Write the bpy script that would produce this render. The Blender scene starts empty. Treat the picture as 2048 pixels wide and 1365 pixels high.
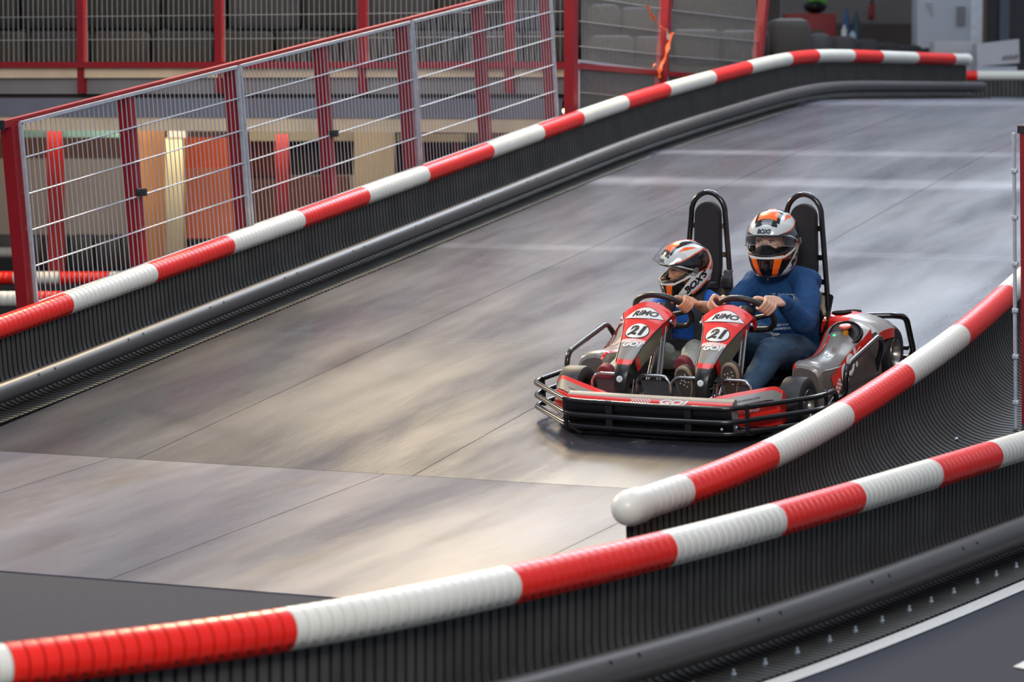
import bpy, math, random
from math import sin, cos, tan, pi, radians, atan, atan2, sqrt, hypot
from mathutils import Vector, Matrix, Quaternion
random.seed(7)
SC = bpy.context.scene
COL = SC.collection
V3 = Vector

# ------------------------------------------------------------------ camera model
CAM = V3((5.4406, -13.9142, 1.965)); TH = .431; FPX = 6000.0; PITCH = atan((682.5 - 182) / FPX)
RT = V3((cos(TH), sin(TH), 0)); HZ = V3((-sin(TH), cos(TH), 0))
FW = HZ * cos(PITCH) + V3((0, 0, -sin(PITCH))); UPV = HZ * sin(PITCH) + V3((0, 0, cos(PITCH)))
def ray(px, py): return FW + RT * ((px - 1024) / FPX) - UPV * ((py - 682.5) / FPX)
def at(px, py, d): return CAM + ray(px, py) * d                      # point at depth d
def on_x(px, py, x):
    r = ray(px, py); return CAM + r * ((x - CAM.x) / r.x)
def on_z(px, py, z):
    r = ray(px, py); return CAM + r * ((z - CAM.z) / r.z)
# ramp profile (y -> z)
PROF = [(-60, 0), (-3.72, 0), (-1.273, .145), (8.55, 1.48), (12.6, 1.885), (60, 1.885)]
def rz(y):
    for (a, za), (b, zb) in zip(PROF, PROF[1:]):
        if y <= b: return za + (zb - za) * (y - a) / (b - a)
    return PROF[-1][1]
def on_ramp(px, py, off=0):
    r = ray(px, py); z0 = .318 + off - .136 * 0
    t = (z0 + .136 * CAM.y - CAM.z) / (r.z - .136 * r.y)
    p = CAM + r * t
    if p.y < -1.273:
        for _ in range(30):
            z = rz(p.y) + off; t = (z - CAM.z) / r.z; p = CAM + r * t
    return p

# ------------------------------------------------------------------ materials
def lin(c): return tuple(((x / 255) / 12.92 if x / 255 <= .04045 else ((x / 255 + .055) / 1.055) ** 2.4) for x in c)
MATS = {}
def mat(name, rgb, rough=.5, metal=0., var=.08, scale=8., bump=0., bscale=60., coat=0., stretch=None, spec=.5):
    if name in MATS: return MATS[name]
    m = bpy.data.materials.new(name); m.use_nodes = True; MATS[name] = m
    nt = m.node_tree; b = nt.nodes['Principled BSDF']; c = lin(rgb)
    tc = nt.nodes.new('ShaderNodeTexCoord'); mp = nt.nodes.new('ShaderNodeMapping'); nt.links.new(tc.outputs['Object'], mp.inputs['Vector'])
    if stretch: mp.inputs['Scale'].default_value = stretch
    n = nt.nodes.new('ShaderNodeTexNoise'); n.inputs['Scale'].default_value = scale; n.inputs['Detail'].default_value = 5
    nt.links.new(mp.outputs['Vector'], n.inputs['Vector'])
    r = nt.nodes.new('ShaderNodeValToRGB'); nt.links.new(n.outputs['Fac'], r.inputs['Fac'])
    r.color_ramp.elements[0].position = .3; r.color_ramp.elements[1].position = .7
    r.color_ramp.elements[0].color = tuple(x * (1 - var) for x in c) + (1,); r.color_ramp.elements[1].color = tuple(min(1, x * (1 + var)) for x in c) + (1,)
    nt.links.new(r.outputs['Color'], b.inputs['Base Color'])
    b.inputs['Roughness'].default_value = rough; b.inputs['Metallic'].default_value = metal
    b.inputs['Specular IOR Level'].default_value = spec
    if coat: b.inputs['Coat Weight'].default_value = coat; b.inputs['Coat Roughness'].default_value = .08
    if bump:
        n2 = nt.nodes.new('ShaderNodeTexNoise'); n2.inputs['Scale'].default_value = bscale; n2.inputs['Detail'].default_value = 3
        nt.links.new(mp.outputs['Vector'], n2.inputs['Vector'])
        bp = nt.nodes.new('ShaderNodeBump'); bp.inputs['Strength'].default_value = bump; bp.inputs['Distance'].default_value = .01
        nt.links.new(n2.outputs['Fac'], bp.inputs['Height']); nt.links.new(bp.outputs['Normal'], b.inputs['Normal'])
    return m
def emis(name, rgb, s):
    m = bpy.data.materials.new(name); m.use_nodes = True; b = m.node_tree.nodes['Principled BSDF']
    b.inputs['Base Color'].default_value = lin(rgb) + (1,); b.inputs['Emission Color'].default_value = lin(rgb) + (1,); b.inputs['Emission Strength'].default_value = s
    MATS[name] = m; return m

# ------------------------------------------------------------------ mesh builder
class MB:
    def __init__(s): s.v = []; s.f = []; s.m = []
    def add(s, vs, fs, mi=0):
        o = len(s.v); s.v += [tuple(x) for x in vs]
        for f in fs: s.f.append(tuple(i + o for i in f)); s.m.append(mi)
    def quad(s, a, b, c, d, mi=0): s.add([a, b, c, d], [(0, 1, 2, 3)], mi)
    def box(s, c, sz, rot=None, mi=0, bev=0.):
        x, y, z = (k / 2 for k in sz); vs = []; c = V3(c)
        if bev <= 0:
            pts = [V3((i, j, k)) for k in (-z, z) for i, j in ((-x, -y), (x, -y), (x, y), (-x, y))]
            fs = [(3, 2, 1, 0), (4, 5, 6, 7), (0, 1, 5, 4), (1, 2, 6, 5), (2, 3, 7, 6), (3, 0, 4, 7)]
        else:
            b = min(bev, x * .9, y * .9, z * .9); pts = []; fs = []
            def ring(zz, ix):
                r = []
                for sx, sy in ((-1, -1), (1, -1), (1, 1), (-1, 1)):
                    cx, cy = sx * (x - b), sy * (y - b); a0 = {(-1, -1): pi, (1, -1): 1.5 * pi, (1, 1): 0, (-1, 1): .5 * pi}[(sx, sy)]
                    for k in range(4):
                        a = a0 + k * pi / 6; r.append(V3((cx + (b - ix) * cos(a), cy + (b - ix) * sin(a), zz)))
                return r
            zs = [(-z, b), (-z + b * .3, b * .3), (-z + b, 0), (z - b, 0), (z - b * .3, b * .3), (z, b)]
            for zz, ix in zs: pts += ring(zz, ix)
            for k in range(5):
                for i in range(16): j = (i + 1) % 16; fs.append((k * 16 + i, k * 16 + j, k * 16 + 16 + j, k * 16 + 16 + i))
            fs.append(tuple(range(15, -1, -1))); fs.append(tuple(range(80, 96)))
        if rot is not None: pts = [rot @ p for p in pts]
        s.add([p + c for p in pts], fs, mi)
    def loft(s, rings, closed=True, caps=True, mi=0):
        n = len(rings[0]); fs = []; vs = [p for r in rings for p in r]
        for k in range(len(rings) - 1):
            for i in range(n if closed else n - 1):
                j = (i + 1) % n; fs.append((k * n + i, k * n + j, (k + 1) * n + j, (k + 1) * n + i))
        if caps and closed: fs.append(tuple(range(n - 1, -1, -1))); fs.append(tuple(range((len(rings) - 1) * n, len(rings) * n)))
        s.add(vs, fs, mi)
    def tube(s, path, r, n=8, closed=False, caps=True, mi=0, ref=None, sq=1.):
        P = [V3(p) for p in path]; N = len(P); rr = r if isinstance(r, (list, tuple)) else [r] * N
        T = []
        for i in range(N):
            if closed: t = P[(i + 1) % N] - P[i - 1]
            else: t = P[min(i + 1, N - 1)] - P[max(i - 1, 0)]
            T.append(t.normalized() if t.length > 1e-9 else V3((0, 0, 1)))
        a = V3(ref) if ref else (V3((0, 0, 1)) if abs(T[0].z) < .9 else V3((1, 0, 0)))
        a = (a - T[0] * a.dot(T[0])).normalized(); rings = []
        for i in range(N):
            a = (a - T[i] * a.dot(T[i])).normalized(); b = T[i].cross(a)
            o = pi / n if n == 4 else 0
            rings.append([P[i] + (a * sq * cos(o + 2 * pi * k / n) + b * sin(o + 2 * pi * k / n)) * rr[i] for k in range(n)])
        if closed: rings.append(rings[0])
        s.loft(rings, True, caps and not closed, mi)
    def ball(s, c, r, n=12, mi=0, M=None):
        r = (r, r, r) if not isinstance(r, (tuple, list)) else r; rings = []; c = V3(c)
        for k in range(1, n):
            el = -pi / 2 + pi * k / n
            rg = [V3((r[0] * cos(el) * cos(2 * pi * i / (2 * n)), r[1] * cos(el) * sin(2 * pi * i / (2 * n)), r[2] * sin(el))) for i in range(2 * n)]
            rings.append([c + (M @ p if M else p) for p in rg])
        s.loft(rings, True, True, mi)
    def limb(s, path, rad, n=14, k=6):
        P = [V3(p) for p in path]; Q = cat(P, k); R = [x.x for x in cat([V3((r, 0, 0)) for r in rad], k)]
        s.tube(Q, R, n); s.ball(P[0], rad[0], 8); s.ball(P[-1], rad[-1], 8)
    def lathe(s, prof, M, n=32, mi=0):
        rings = [[M @ V3((r * cos(2 * pi * i / n), r * sin(2 * pi * i / n), h)) for i in range(n)] for r, h in prof]
        s.loft(rings, True, True, mi)
    def build(s, name, mats, parent=None, smooth=35., fix=True):
        me = bpy.data.meshes.new(name); me.from_pydata(s.v, [], s.f)
        for m in (mats if isinstance(mats, (list, tuple)) else [mats]): me.materials.append(m)
        me.polygons.foreach_set('material_index', s.m)
        if fix:
            import bmesh
            bm = bmesh.new(); bm.from_mesh(me); bmesh.ops.recalc_face_normals(bm, faces=bm.faces); bm.to_mesh(me); bm.free()
        if smooth:
            me.shade_smooth()
            if smooth < 180: me.set_sharp_from_angle(angle=radians(smooth))
        me.update(); o = bpy.data.objects.new(name, me); COL.objects.link(o)
        if parent: o.parent = parent
        return o
def cat(P, k=6, closed=False):
    out = []; n = len(P)
    rng = range(n if closed else n - 1)
    for i in rng:
        p0 = P[(i - 1) % n] if closed or i > 0 else P[0] * 2 - P[1]; p1 = P[i]; p2 = P[(i + 1) % n]
        p3 = P[(i + 2) % n] if closed or i + 2 < n else P[-1] * 2 - P[-2]
        for j in range(k):
            t = j / k
            out.append(.5 * ((2 * p1) + (p2 - p0) * t + (2 * p0 - 5 * p1 + 4 * p2 - p3) * t * t + (3 * p1 - p0 - 3 * p2 + p3) * t ** 3))
    if not closed: out.append(P[-1].copy())
    return out
def fillet(pts, r=.05, k=5):
    P = [V3(p) for p in pts]; out = [P[0]]
    for a, b, c in zip(P, P[1:], P[2:]):
        u = (a - b); w = (c - b); q = min(r, u.length * .45, w.length * .45); p0 = b + u.normalized() * q; p1 = b + w.normalized() * q
        for j in range(k + 1):
            t = j / k; out.append(p0 * (1 - t) ** 2 + b * 2 * t * (1 - t) + p1 * t * t)
    out.append(P[-1]); return out
def tag(o, label=None, cat_=None, group=None, kind=None):
    if label: o['label'] = label
    if cat_: o['category'] = cat_
    if group: o['group'] = group
    if kind: o['kind'] = kind
    return o
def thing(name, label, cat_, loc=(0, 0, 0), group=None, rot=None):
    o = bpy.data.objects.new(name, None); COL.objects.link(o); o.location = loc; o.empty_display_size = .1
    if rot is not None: o.rotation_mode = 'QUATERNION'; o.rotation_quaternion = rot.to_quaternion()
    return tag(o, label, cat_, group)
def voxel(mb, vox, sm, name, mats, parent=None, fac=.5):
    t = mb.build('tmp_body', mats, None, 0)
    r = t.modifiers.new('r', 'REMESH'); r.mode = 'VOXEL'; r.voxel_size = vox; r.use_smooth_shade = True
    if sm: q = t.modifiers.new('s', 'SMOOTH'); q.iterations = sm; q.factor = fac
    dg = bpy.context.evaluated_depsgraph_get(); me = bpy.data.meshes.new_from_object(t.evaluated_get(dg)); me.name = name
    me.materials.clear()
    for m in (mats if isinstance(mats, (list, tuple)) else [mats]): me.materials.append(m)
    me.shade_smooth(); bpy.data.objects.remove(t)
    o = bpy.data.objects.new(name, me); COL.objects.link(o)
    if parent: o.parent = parent
    return o
_TX = {}
def text2d(body, size, shear=0., bold=0., sx=1.):
    key = (body, size, shear, bold, sx)
    if key in _TX: return _TX[key]
    cu = bpy.data.curves.new('t', 'FONT'); cu.body = body; cu.size = size; cu.shear = shear; cu.offset = bold; cu.align_x = 'CENTER'; cu.align_y = 'CENTER'; cu.resolution_u = 4
    ob = bpy.data.objects.new('t', cu); COL.objects.link(ob)
    dg = bpy.context.evaluated_depsgraph_get(); dg.update(); me = bpy.data.meshes.new_from_object(ob.evaluated_get(dg))
    vs = [(v.co.x * sx, v.co.y) for v in me.vertices]; fs = [tuple(p.vertices) for p in me.polygons]
    bpy.data.objects.remove(ob); bpy.data.curves.remove(cu); bpy.data.meshes.remove(me)
    _TX[key] = (vs, fs); return vs, fs
def disc2d(r, n=36, sy=1.): return [(r * cos(2 * pi * i / n), r * sy * sin(2 * pi * i / n)) for i in range(n)], [tuple(range(n))]
def ring2d(r0, r1, n=36, sy=1.):
    vs = [(r * cos(2 * pi * i / n), r * sy * sin(2 * pi * i / n)) for r in (r0, r1) for i in range(n)]
    return vs, [(i, (i + 1) % n, n + (i + 1) % n, n + i) for i in range(n)]
def lens2d(w, h0, h1, n=16):   # lens outline: half-width w, bulge up h1, down h0
    top = [(-w + 2 * w * i / n, h1 * (1 - (-1 + 2 * i / n) ** 2)) for i in range(n + 1)]; bot = [(w - 2 * w * i / n, -h0 * (1 - (1 - 2 * i / n) ** 2)) for i in range(1, n)]
    m = len(bot)
    vs = top + bot; fs = []
    N = len(vs); return vs, [tuple(range(N))]
# ------------------------------------------------------------------ surface materials
def ramp_material():
    m = bpy.data.materials.new('worn_dark_board'); m.use_nodes = True; nt = m.node_tree; L = nt.links; b = nt.nodes['Principled BSDF']
    def N(t, **k):
        n = nt.nodes.new(t)
        for a, v in k.items(): setattr(n, a, v)
        return n
    tc = N('ShaderNodeTexCoord')
    def noise(sc, detail, stretch, rotz=0.):
        mp = N('ShaderNodeMapping'); mp.inputs['Scale'].default_value = stretch; mp.inputs['Rotation'].default_value = (0, 0, rotz)
        L.new(tc.outputs['Object'], mp.inputs['Vector']); n = N('ShaderNodeTexNoise'); n.inputs['Scale'].default_value = sc; n.inputs['Detail'].default_value = detail
        n.inputs['Roughness'].default_value = .6; L.new(mp.outputs['Vector'], n.inputs['Vector']); return n.outputs['Fac']
    def ramp(f, a, ca, b_, cb):
        r = N('ShaderNodeValToRGB'); r.color_ramp.elements[0].position = a; r.color_ramp.elements[1].position = b_
        r.color_ramp.elements[0].color = ca + (1,); r.color_ramp.elements[1].color = cb + (1,); L.new(f, r.inputs['Fac']); return r.outputs['Color']
    def mix(f, a, c, mode='MIX'):
        x = N('ShaderNodeMix', data_type='RGBA', blend_type=mode)
        if isinstance(f, float): x.inputs['Factor'].default_value = f
        else: L.new(f, x.inputs['Factor'])
        L.new(a, x.inputs['A']); L.new(c, x.inputs['B']) if not isinstance(c, tuple) else setattr(x.inputs['B'], 'default_value', c + (1,)); return x.outputs['Result']
    big = noise(.55, 4, (1, .28, 1)); mid = noise(2.2, 6, (1, .22, 1), .06); fine = noise(40, 4, (1, .3, 1)); swirl = noise(1.1, 5, (1, .22, 1), -.35)
    c = ramp(big, .3, lin((60, 62, 74)), .72, lin((88, 88, 98)))
    c = mix(ramp(mid, .42, (0, 0, 0), .64, (.85, .85, .85)), c, lin((38, 40, 48)))
    c = mix(ramp(swirl, .55, (0, 0, 0), .75, (.4, .4, .4)), c, lin((88, 80, 80)))
    c = mix(ramp(fine, .45, (0, 0, 0), .8, (.25, .25, .25)), c, lin((104, 103, 112)))
    strk = noise(5.5, 6, (1, .12, 1), -.22)
    c = mix(ramp(strk, .5, (0, 0, 0), .74, (.34, .34, .34)), c, lin((46, 46, 52)))
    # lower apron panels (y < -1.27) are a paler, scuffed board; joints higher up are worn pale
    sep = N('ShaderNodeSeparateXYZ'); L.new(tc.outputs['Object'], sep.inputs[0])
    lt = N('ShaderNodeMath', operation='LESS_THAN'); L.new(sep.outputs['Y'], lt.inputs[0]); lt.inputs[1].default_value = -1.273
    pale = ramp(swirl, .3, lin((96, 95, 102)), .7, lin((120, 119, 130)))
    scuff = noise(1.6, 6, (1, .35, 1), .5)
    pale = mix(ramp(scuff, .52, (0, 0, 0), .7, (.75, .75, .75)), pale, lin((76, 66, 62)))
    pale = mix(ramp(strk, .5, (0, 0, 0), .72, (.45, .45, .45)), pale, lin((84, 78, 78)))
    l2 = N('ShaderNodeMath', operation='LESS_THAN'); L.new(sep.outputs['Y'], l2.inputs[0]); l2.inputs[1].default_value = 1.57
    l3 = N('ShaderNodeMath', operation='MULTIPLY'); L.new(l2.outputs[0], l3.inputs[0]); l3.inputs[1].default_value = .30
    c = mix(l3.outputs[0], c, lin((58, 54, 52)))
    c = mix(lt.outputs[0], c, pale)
    wn = noise(1.3, 4, (1, 3, 1))
    for y0, w, s in ((1.57, .05, .15), (4.43, .12, .3), (7.13, .26, .55), (8.55, .2, .45), (12.3, .3, .3)):
        sub = N('ShaderNodeMath', operation='SUBTRACT'); L.new(sep.outputs['Y'], sub.inputs[0]); sub.inputs[1].default_value = y0
        ab = N('ShaderNodeMath', operation='ABSOLUTE'); L.new(sub.outputs[0], ab.inputs[0])
        mr = N('ShaderNodeMapRange'); L.new(ab.outputs[0], mr.inputs['Value']); mr.inputs['From Min'].default_value = 0; mr.inputs['From Max'].default_value = w
        mr.inputs['To Min'].default_value = s; mr.inputs['To Max'].default_value = 0
        mu = N('ShaderNodeMath', operation='MULTIPLY'); L.new(mr.outputs[0], mu.inputs[0]); L.new(wn, mu.inputs[1])
        m2 = N('ShaderNodeMath', operation='MULTIPLY'); L.new(mu.outputs[0], m2.inputs[0]); m2.inputs[1].default_value = 2.
        c = mix(m2.outputs[0], c, lin((140, 144, 160)))
    L.new(c, b.inputs['Base Color'])
    gl = noise(1.1, 5, (1, .18, 1), -.1)
    rr = N('ShaderNodeMapRange'); L.new(gl, rr.inputs['Value']); rr.inputs['From Min'].default_value = .33; rr.inputs['From Max'].default_value = .67
    rr.inputs['To Min'].default_value = .20; rr.inputs['To Max'].default_value = .42; L.new(rr.outputs[0], b.inputs['Roughness'])
    bp = N('ShaderNodeBump'); bp.inputs['Strength'].default_value = .06; bp.inputs['Distance'].default_value = .01; L.new(fine, bp.inputs['Height']); L.new(bp.outputs[0], b.inputs['Normal'])
    return m
M_ramp = ramp_material()
M_gap = mat('joint_shadow_gap', (28, 26, 28), .8)
M_asphalt = mat('dark_asphalt', (62, 64, 73), .9, 0, .25, 240, .35, 300, 0, None, .15)
M_white_paint = mat('white_road_paint', (205, 203, 198), .6, 0, .12, 60)
M_red = mat('red_plastic', (238, 34, 22), .34, 0, .06, 5)
M_white = mat('white_plastic', (226, 224, 214), .34, 0, .05, 4)
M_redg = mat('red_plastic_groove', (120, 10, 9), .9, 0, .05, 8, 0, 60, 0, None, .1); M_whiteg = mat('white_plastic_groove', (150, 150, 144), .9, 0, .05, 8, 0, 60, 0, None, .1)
M_hole = mat('dark_hole', (60, 24, 22), .7)
M_holew = mat('grey_dimple', (165, 165, 158), .5)
M_rub = mat('ribbed_rubber', (66, 65, 62), .55, 0, .3, 5)
M_groove = mat('rubber_groove', (14, 14, 15), .8)
M_pipe = mat('grey_plastic_pipe', (74, 71, 70), .4, 0, .15, 3, 0, 60, 0, (1, .2, 1))
M_galv = mat('galvanised_steel', (182, 188, 196), .4, .25, .12, 20)
M_redsteel = mat('red_painted_steel', (142, 14, 27), .42, 0, .06, 6)
M_black = mat('black_plastic', (24, 24, 26), .42, 0, .1, 10)
M_wire = mat('thin_grey_wire', (148, 152, 156), .45, .2, .1, 20)
M_bolt = mat('zinc_bolt', (190, 200, 210), .25, .8, .05, 10)

# ------------------------------------------------------------------ floor, ramp
fl = MB(); fl.quad((-40, -30, -.003), (40, -30, -.003), (40, 60, -.003), (-40, 60, -.003))
o = fl.build('floor', M_asphalt, None, 0); tag(o, kind='structure')
LX, RX = -4.05, 1.75
rp = MB()
ys = [-3.72, -1.273, 1.57, 4.43, 7.13, 8.55, 10.4, 12.6, 16, 21]
jx = [LX, -2.42, -.89, .66, RX]
rp_low = [LX, -1.04 - 1.52, -1.04, .48, RX]
g = .0022
for i, (a, b) in enumerate(zip(ys, ys[1:])):
    js = rp_low if i == 0 else jx
    for x0, x1 in zip(js, js[1:]):
        y0, y1 = a + (g if i else 0), b - g
        rp.quad((x0 + g, y0, rz(y0)), (x1 - g, y0, rz(y0)), (x1 - g, y1, rz(y1)), (x0 + g, y1, rz(y1)), 0)
    rp.quad((LX, a, rz(a) - .006), (RX, a, rz(a) - .006), (RX, b, rz(b) - .006), (LX, b, rz(b) - .006), 1)
rp.quad((LX, -3.72, -.02), (RX, -3.72, -.02), (RX, -3.72, .003), (LX, -3.72, .003), 0)
# underside and sides
for x in (LX, RX):
    for a, b in zip(ys, ys[1:]): rp.quad((x, a, -.02), (x, b, -.02), (x, b, rz(b) - .005), (x, a, rz(a) - .005), 1)
rp.quad((LX, 21, -.02), (RX, 21, -.02), (RX, 21, rz(21)), (LX, 21, rz(21)), 1)
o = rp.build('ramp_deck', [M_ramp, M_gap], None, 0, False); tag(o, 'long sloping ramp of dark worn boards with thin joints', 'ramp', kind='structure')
up = MB(); up.quad((-30, 21.5, 1.885), (12, 21.5, 1.885), (12, 60, 1.885), (-30, 60, 1.885)); up.quad((RX, 12.6, 1.885), (12, 12.6, 1.885), (12, 21, 1.885), (RX, 21, 1.885))
up.quad((LX - 1, 21, 1.885), (12, 21, 1.885), (12, 21.5, 1.885), (LX - 1, 21.5, 1.885))
up.quad((RX + .01, 12.6, -.003), (12, 12.6, -.003), (12, 12.6, 1.885), (RX + .01, 12.6, 1.885)); up.quad((12, 12.6, -.003), (12, 60, -.003), (12, 60, 1.885), (12, 12.6, 1.885))
o = up.build('floor_upper', M_ramp, None, 0); tag(o, kind='structure')

# ------------------------------------------------------------------ barriers
def resample(P, step):
    out = [P[0].copy()]; acc = 0.; i = 0; cur = P[0].copy()
    L = [0.]
    for a, b in zip(P, P[1:]): L.append(L[-1] + (b - a).length)
    n = int(L[-1] / step); res = []
    for k in range(n + 1):
        s = k * step
        while i < len(L) - 2 and L[i + 1] < s: i += 1
        t = (s - L[i]) / max(1e-9, L[i + 1] - L[i]); res.append(P[i].lerp(P[i + 1], t))
    return res, L[-1]
class Path:
    def __init__(s, P, up=None):
        s.P = P; s.L = [0.]
        for a, b in zip(P, P[1:]): s.L.append(s.L[-1] + (b - a).length)
        s.len = s.L[-1]
    def p(s, d):
        d2 = max(0, min(s.len, d)); i = 0
        lo, hi = 0, len(s.L) - 2
        while lo < hi:
            mdl = (lo + hi) // 2
            if s.L[mdl + 1] < d2: lo = mdl + 1
            else: hi = mdl
        i = lo; t = (d2 - s.L[i]) / max(1e-9, s.L[i + 1] - s.L[i]); q = s.P[i].lerp(s.P[i + 1], t)
        if d != d2: q = q + (s.P[i + 1] - s.P[i]).normalized() * (d - d2)
        return q
    def fr(s, d):
        t = (s.p(d + .28) - s.p(d - .28)).normalized(); S = t.cross(V3((0, 0, 1))).normalized(); N = S.cross(t)
        return s.p(d), t, S, N
    def near(s, q):
        best = min(range(len(s.P)), key=lambda i: (s.P[i] - q).length_squared); return s.L[best]
R_T = .0625
def sleeve(path, d0, d1, red, root, side, h, dots=True):
    mb = MB(); n = 22; nb = max(3, round((d1 - d0) / .046)); pw = (d1 - d0) / nb; rings = []
    def ring(d, r):
        p, t, S, N = path.fr(d); c = p + N * h
        return [c + (S * cos(2 * pi * k / n) + N * sin(2 * pi * k / n)) * r for k in range(n)]
    ms = []
    for i in range(nb):
        a = d0 + i * pw
        for q, r, m_ in ((.0, R_T - .003, 0), (.035, R_T, 0), (.5, R_T + .0006, 0), (.885, R_T, 2), (.915, R_T - .003, 2)): rings.append(ring(a + q * pw, r)); ms.append(m_)
    rings.append(ring(d1 - .0005, R_T - .003)); k0 = len(rings[0])
    for k in range(len(rings) - 1): mb.loft([rings[k], rings[k + 1]], True, False, ms[k])
    mb.add(rings[0], [tuple(range(k0 - 1, -1, -1))]); mb.add(rings[-1], [tuple(range(k0))])
    if dots:
        for i in range(nb):
            if abs(i - nb / 2 + .5) < 1: continue
            p, t, S, N = path.fr(d0 + (i + .5) * pw); c = p + N * h
            for ang in (-.62,):
                dr = (S * cos(ang) * side + N * sin(ang)); b2 = dr.cross(t); cc = c + dr * (R_T + .0016)
                mb.add([cc + (t * cos(2 * pi * k / 8) + b2 * sin(2 * pi * k / 8)) * .0075 for k in range(8)], [tuple(range(8))], 1)
    o = mb.build('barrier_sleeve', [M_red, M_hole, M_redg] if red else [M_white, M_holew, M_whiteg], root, 0)
    import bmesh
    bm = bmesh.new(); bm.from_mesh(o.data); bmesh.ops.remove_doubles(bm, verts=bm.verts, dist=.00005); bm.to_mesh(o.data); bm.free()
    o.data.shade_smooth(); o.data.set_sharp_from_angle(angle=radians(28)); return o
def ribbed(path, d0, d1, root, side, prof, name='ribbed_mat', pitch=.046):
    """prof: list of (offset outwards, height). real ribs with recessed grooves."""
    mb = MB(); nb = round((d1 - d0) / pitch); m = len(prof)
    nr = []
    for i in range(m):
        a = prof[max(0, i - 1)]; b = prof[min(m - 1, i + 1)]; tx, tz = b[0] - a[0], b[1] - a[1]; l = hypot(tx, tz) or 1
        nr.append((-tz / l, tx / l))
    for i in range(m):
        pass
    def row(d, dep):
        p, t, S, N = path.fr(d)
        return [p + S * side * (o - nn[0] * dep) + N * (z - nn[1] * dep) for (o, z), nn in zip(prof, nr)]
    rows = []; mi = []
    for i in range(nb):
        a = d0 + i * pitch
        rows += [row(a + .001, 0), row(a + pitch * .72, 0), row(a + pitch * .74, .007), row(a + pitch * .98, .007)]
    vs = [p for r in rows for p in r]; fs = []; ms = []
    for k in range(len(rows) - 1):
        for i in range(m - 1):
            fs.append((k * m + i, (k + 1) * m + i, (k + 1) * m + i + 1, k * m + i + 1)); ms.append(0 if k % 4 in (0,) else 1)
    o = len(mb.v); mb.v += [tuple(v) for v in vs]; mb.f += fs; mb.m += ms
    # backing so that the mat has thickness
    nb2 = max(2, int((d1 - d0) / .5)); rows = [row(d0 + (d1 - d0) * k / nb2, .014) for k in range(nb2 + 1)]
    mb.loft(rows, False, False, 1)
    return mb.build(name, [M_rub, M_groove], root, 30, False)
def kerb(path, d0, d1, root, side, off, hz, r=.052, holes=True):
    mb = MB(); n = max(2, int((d1 - d0) / .12)); P = []
    for k in range(n + 1):
        p, t, S, N = path.fr(d0 + (d1 - d0) * k / n); P.append(p + S * side * off + N * hz)
    mb.tube(P, r, 16)
    L = d0 + .3
    while holes and L < d1 - .2:
        for dd in (0, .16):
            p, t, S, N = path.fr(L + dd); dr = (S * side * .75 + N * .66).normalized(); b2 = dr.cross(t); c = p + S * side * off + N * hz + dr * (r + .0012)
            mb.add([c + (t * cos(2 * pi * k / 8) + b2 * sin(2 * pi * k / 8)) * .008 for k in range(8)], [tuple(range(8))], 1)
        L += .92
    return mb.build('kerb_pipe', [M_pipe, M_groove], root, 50)
def barrier(label, path, bounds, first_red, side, prof, dmat=None, pipe=None, group='red and white crash barriers', h=.42, cap=None, dots=True, sleeves=True):
    p0 = path.p(path.len * .5); root = thing('track_barrier', label, 'barrier', (0, 0, 0), group)
    red = first_red
    for a, b in zip(bounds, bounds[1:]): sleeve(path, a, b, red, root, side, h, dots); red = not red
    a, b = dmat or (bounds[0], bounds[-1])
    ribbed(path, a, b, root, side, prof)
    # plain rubber back of the wall
    mb = MB(); n = max(2, int((b - a) / .4)); rows = []
    for k in range(n + 1):
        p, t, S, N = path.fr(a + (b - a) * k / n); rows.append([p - S * side * .03 + N * .005, p - S * side * .03 + N * (h - .02), p - S * side * .006 + N * (h - .02), p - S * side * .006 + N * .005])
    mb.loft(rows, True, True, 0); mb.build('back_board', M_groove, root, 0)
    if pipe: kerb(path, pipe[0], pipe[1], root, side, *pipe[2:])
    if cap is not None:
        p, t, S, N = path.fr(cap[0]); c = p + N * h; mb = MB(); Mx = Matrix((S, N, t)).transposed(); sg = cap[1]; rings = []
        for k in range(9):
            a_ = k / 8 * pi / 2; rr = (R_T + .006) * cos(a_) if k < 8 else .002; off = sg * ((R_T + .012) * sin(a_))
            rings.append([c + t * off + (S * cos(2 * pi * i / 22) + N * sin(2 * pi * i / 22)) * rr for i in range(22)])
        rings.insert(0, [c - t * sg * .07 + (S * cos(2 * pi * i / 22) + N * sin(2 * pi * i / 22)) * (R_T + .006) for i in range(22)])
        mb.loft(rings, True, True); mb.build('end_cap', M_white, root, 60)
    return root
def curve_prof(w, rc, top=.37):
    P = [(.0, top), (.0, (top + rc) / 2), (.0, rc + .012)]
    for k in range(1, 9):
        a = k / 8 * pi / 2; P.append((rc * (1 - cos(a)), .012 + rc * (1 - sin(a))))
    P += [((rc + w) / 2, .010), (w, .007)]; return P
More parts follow.
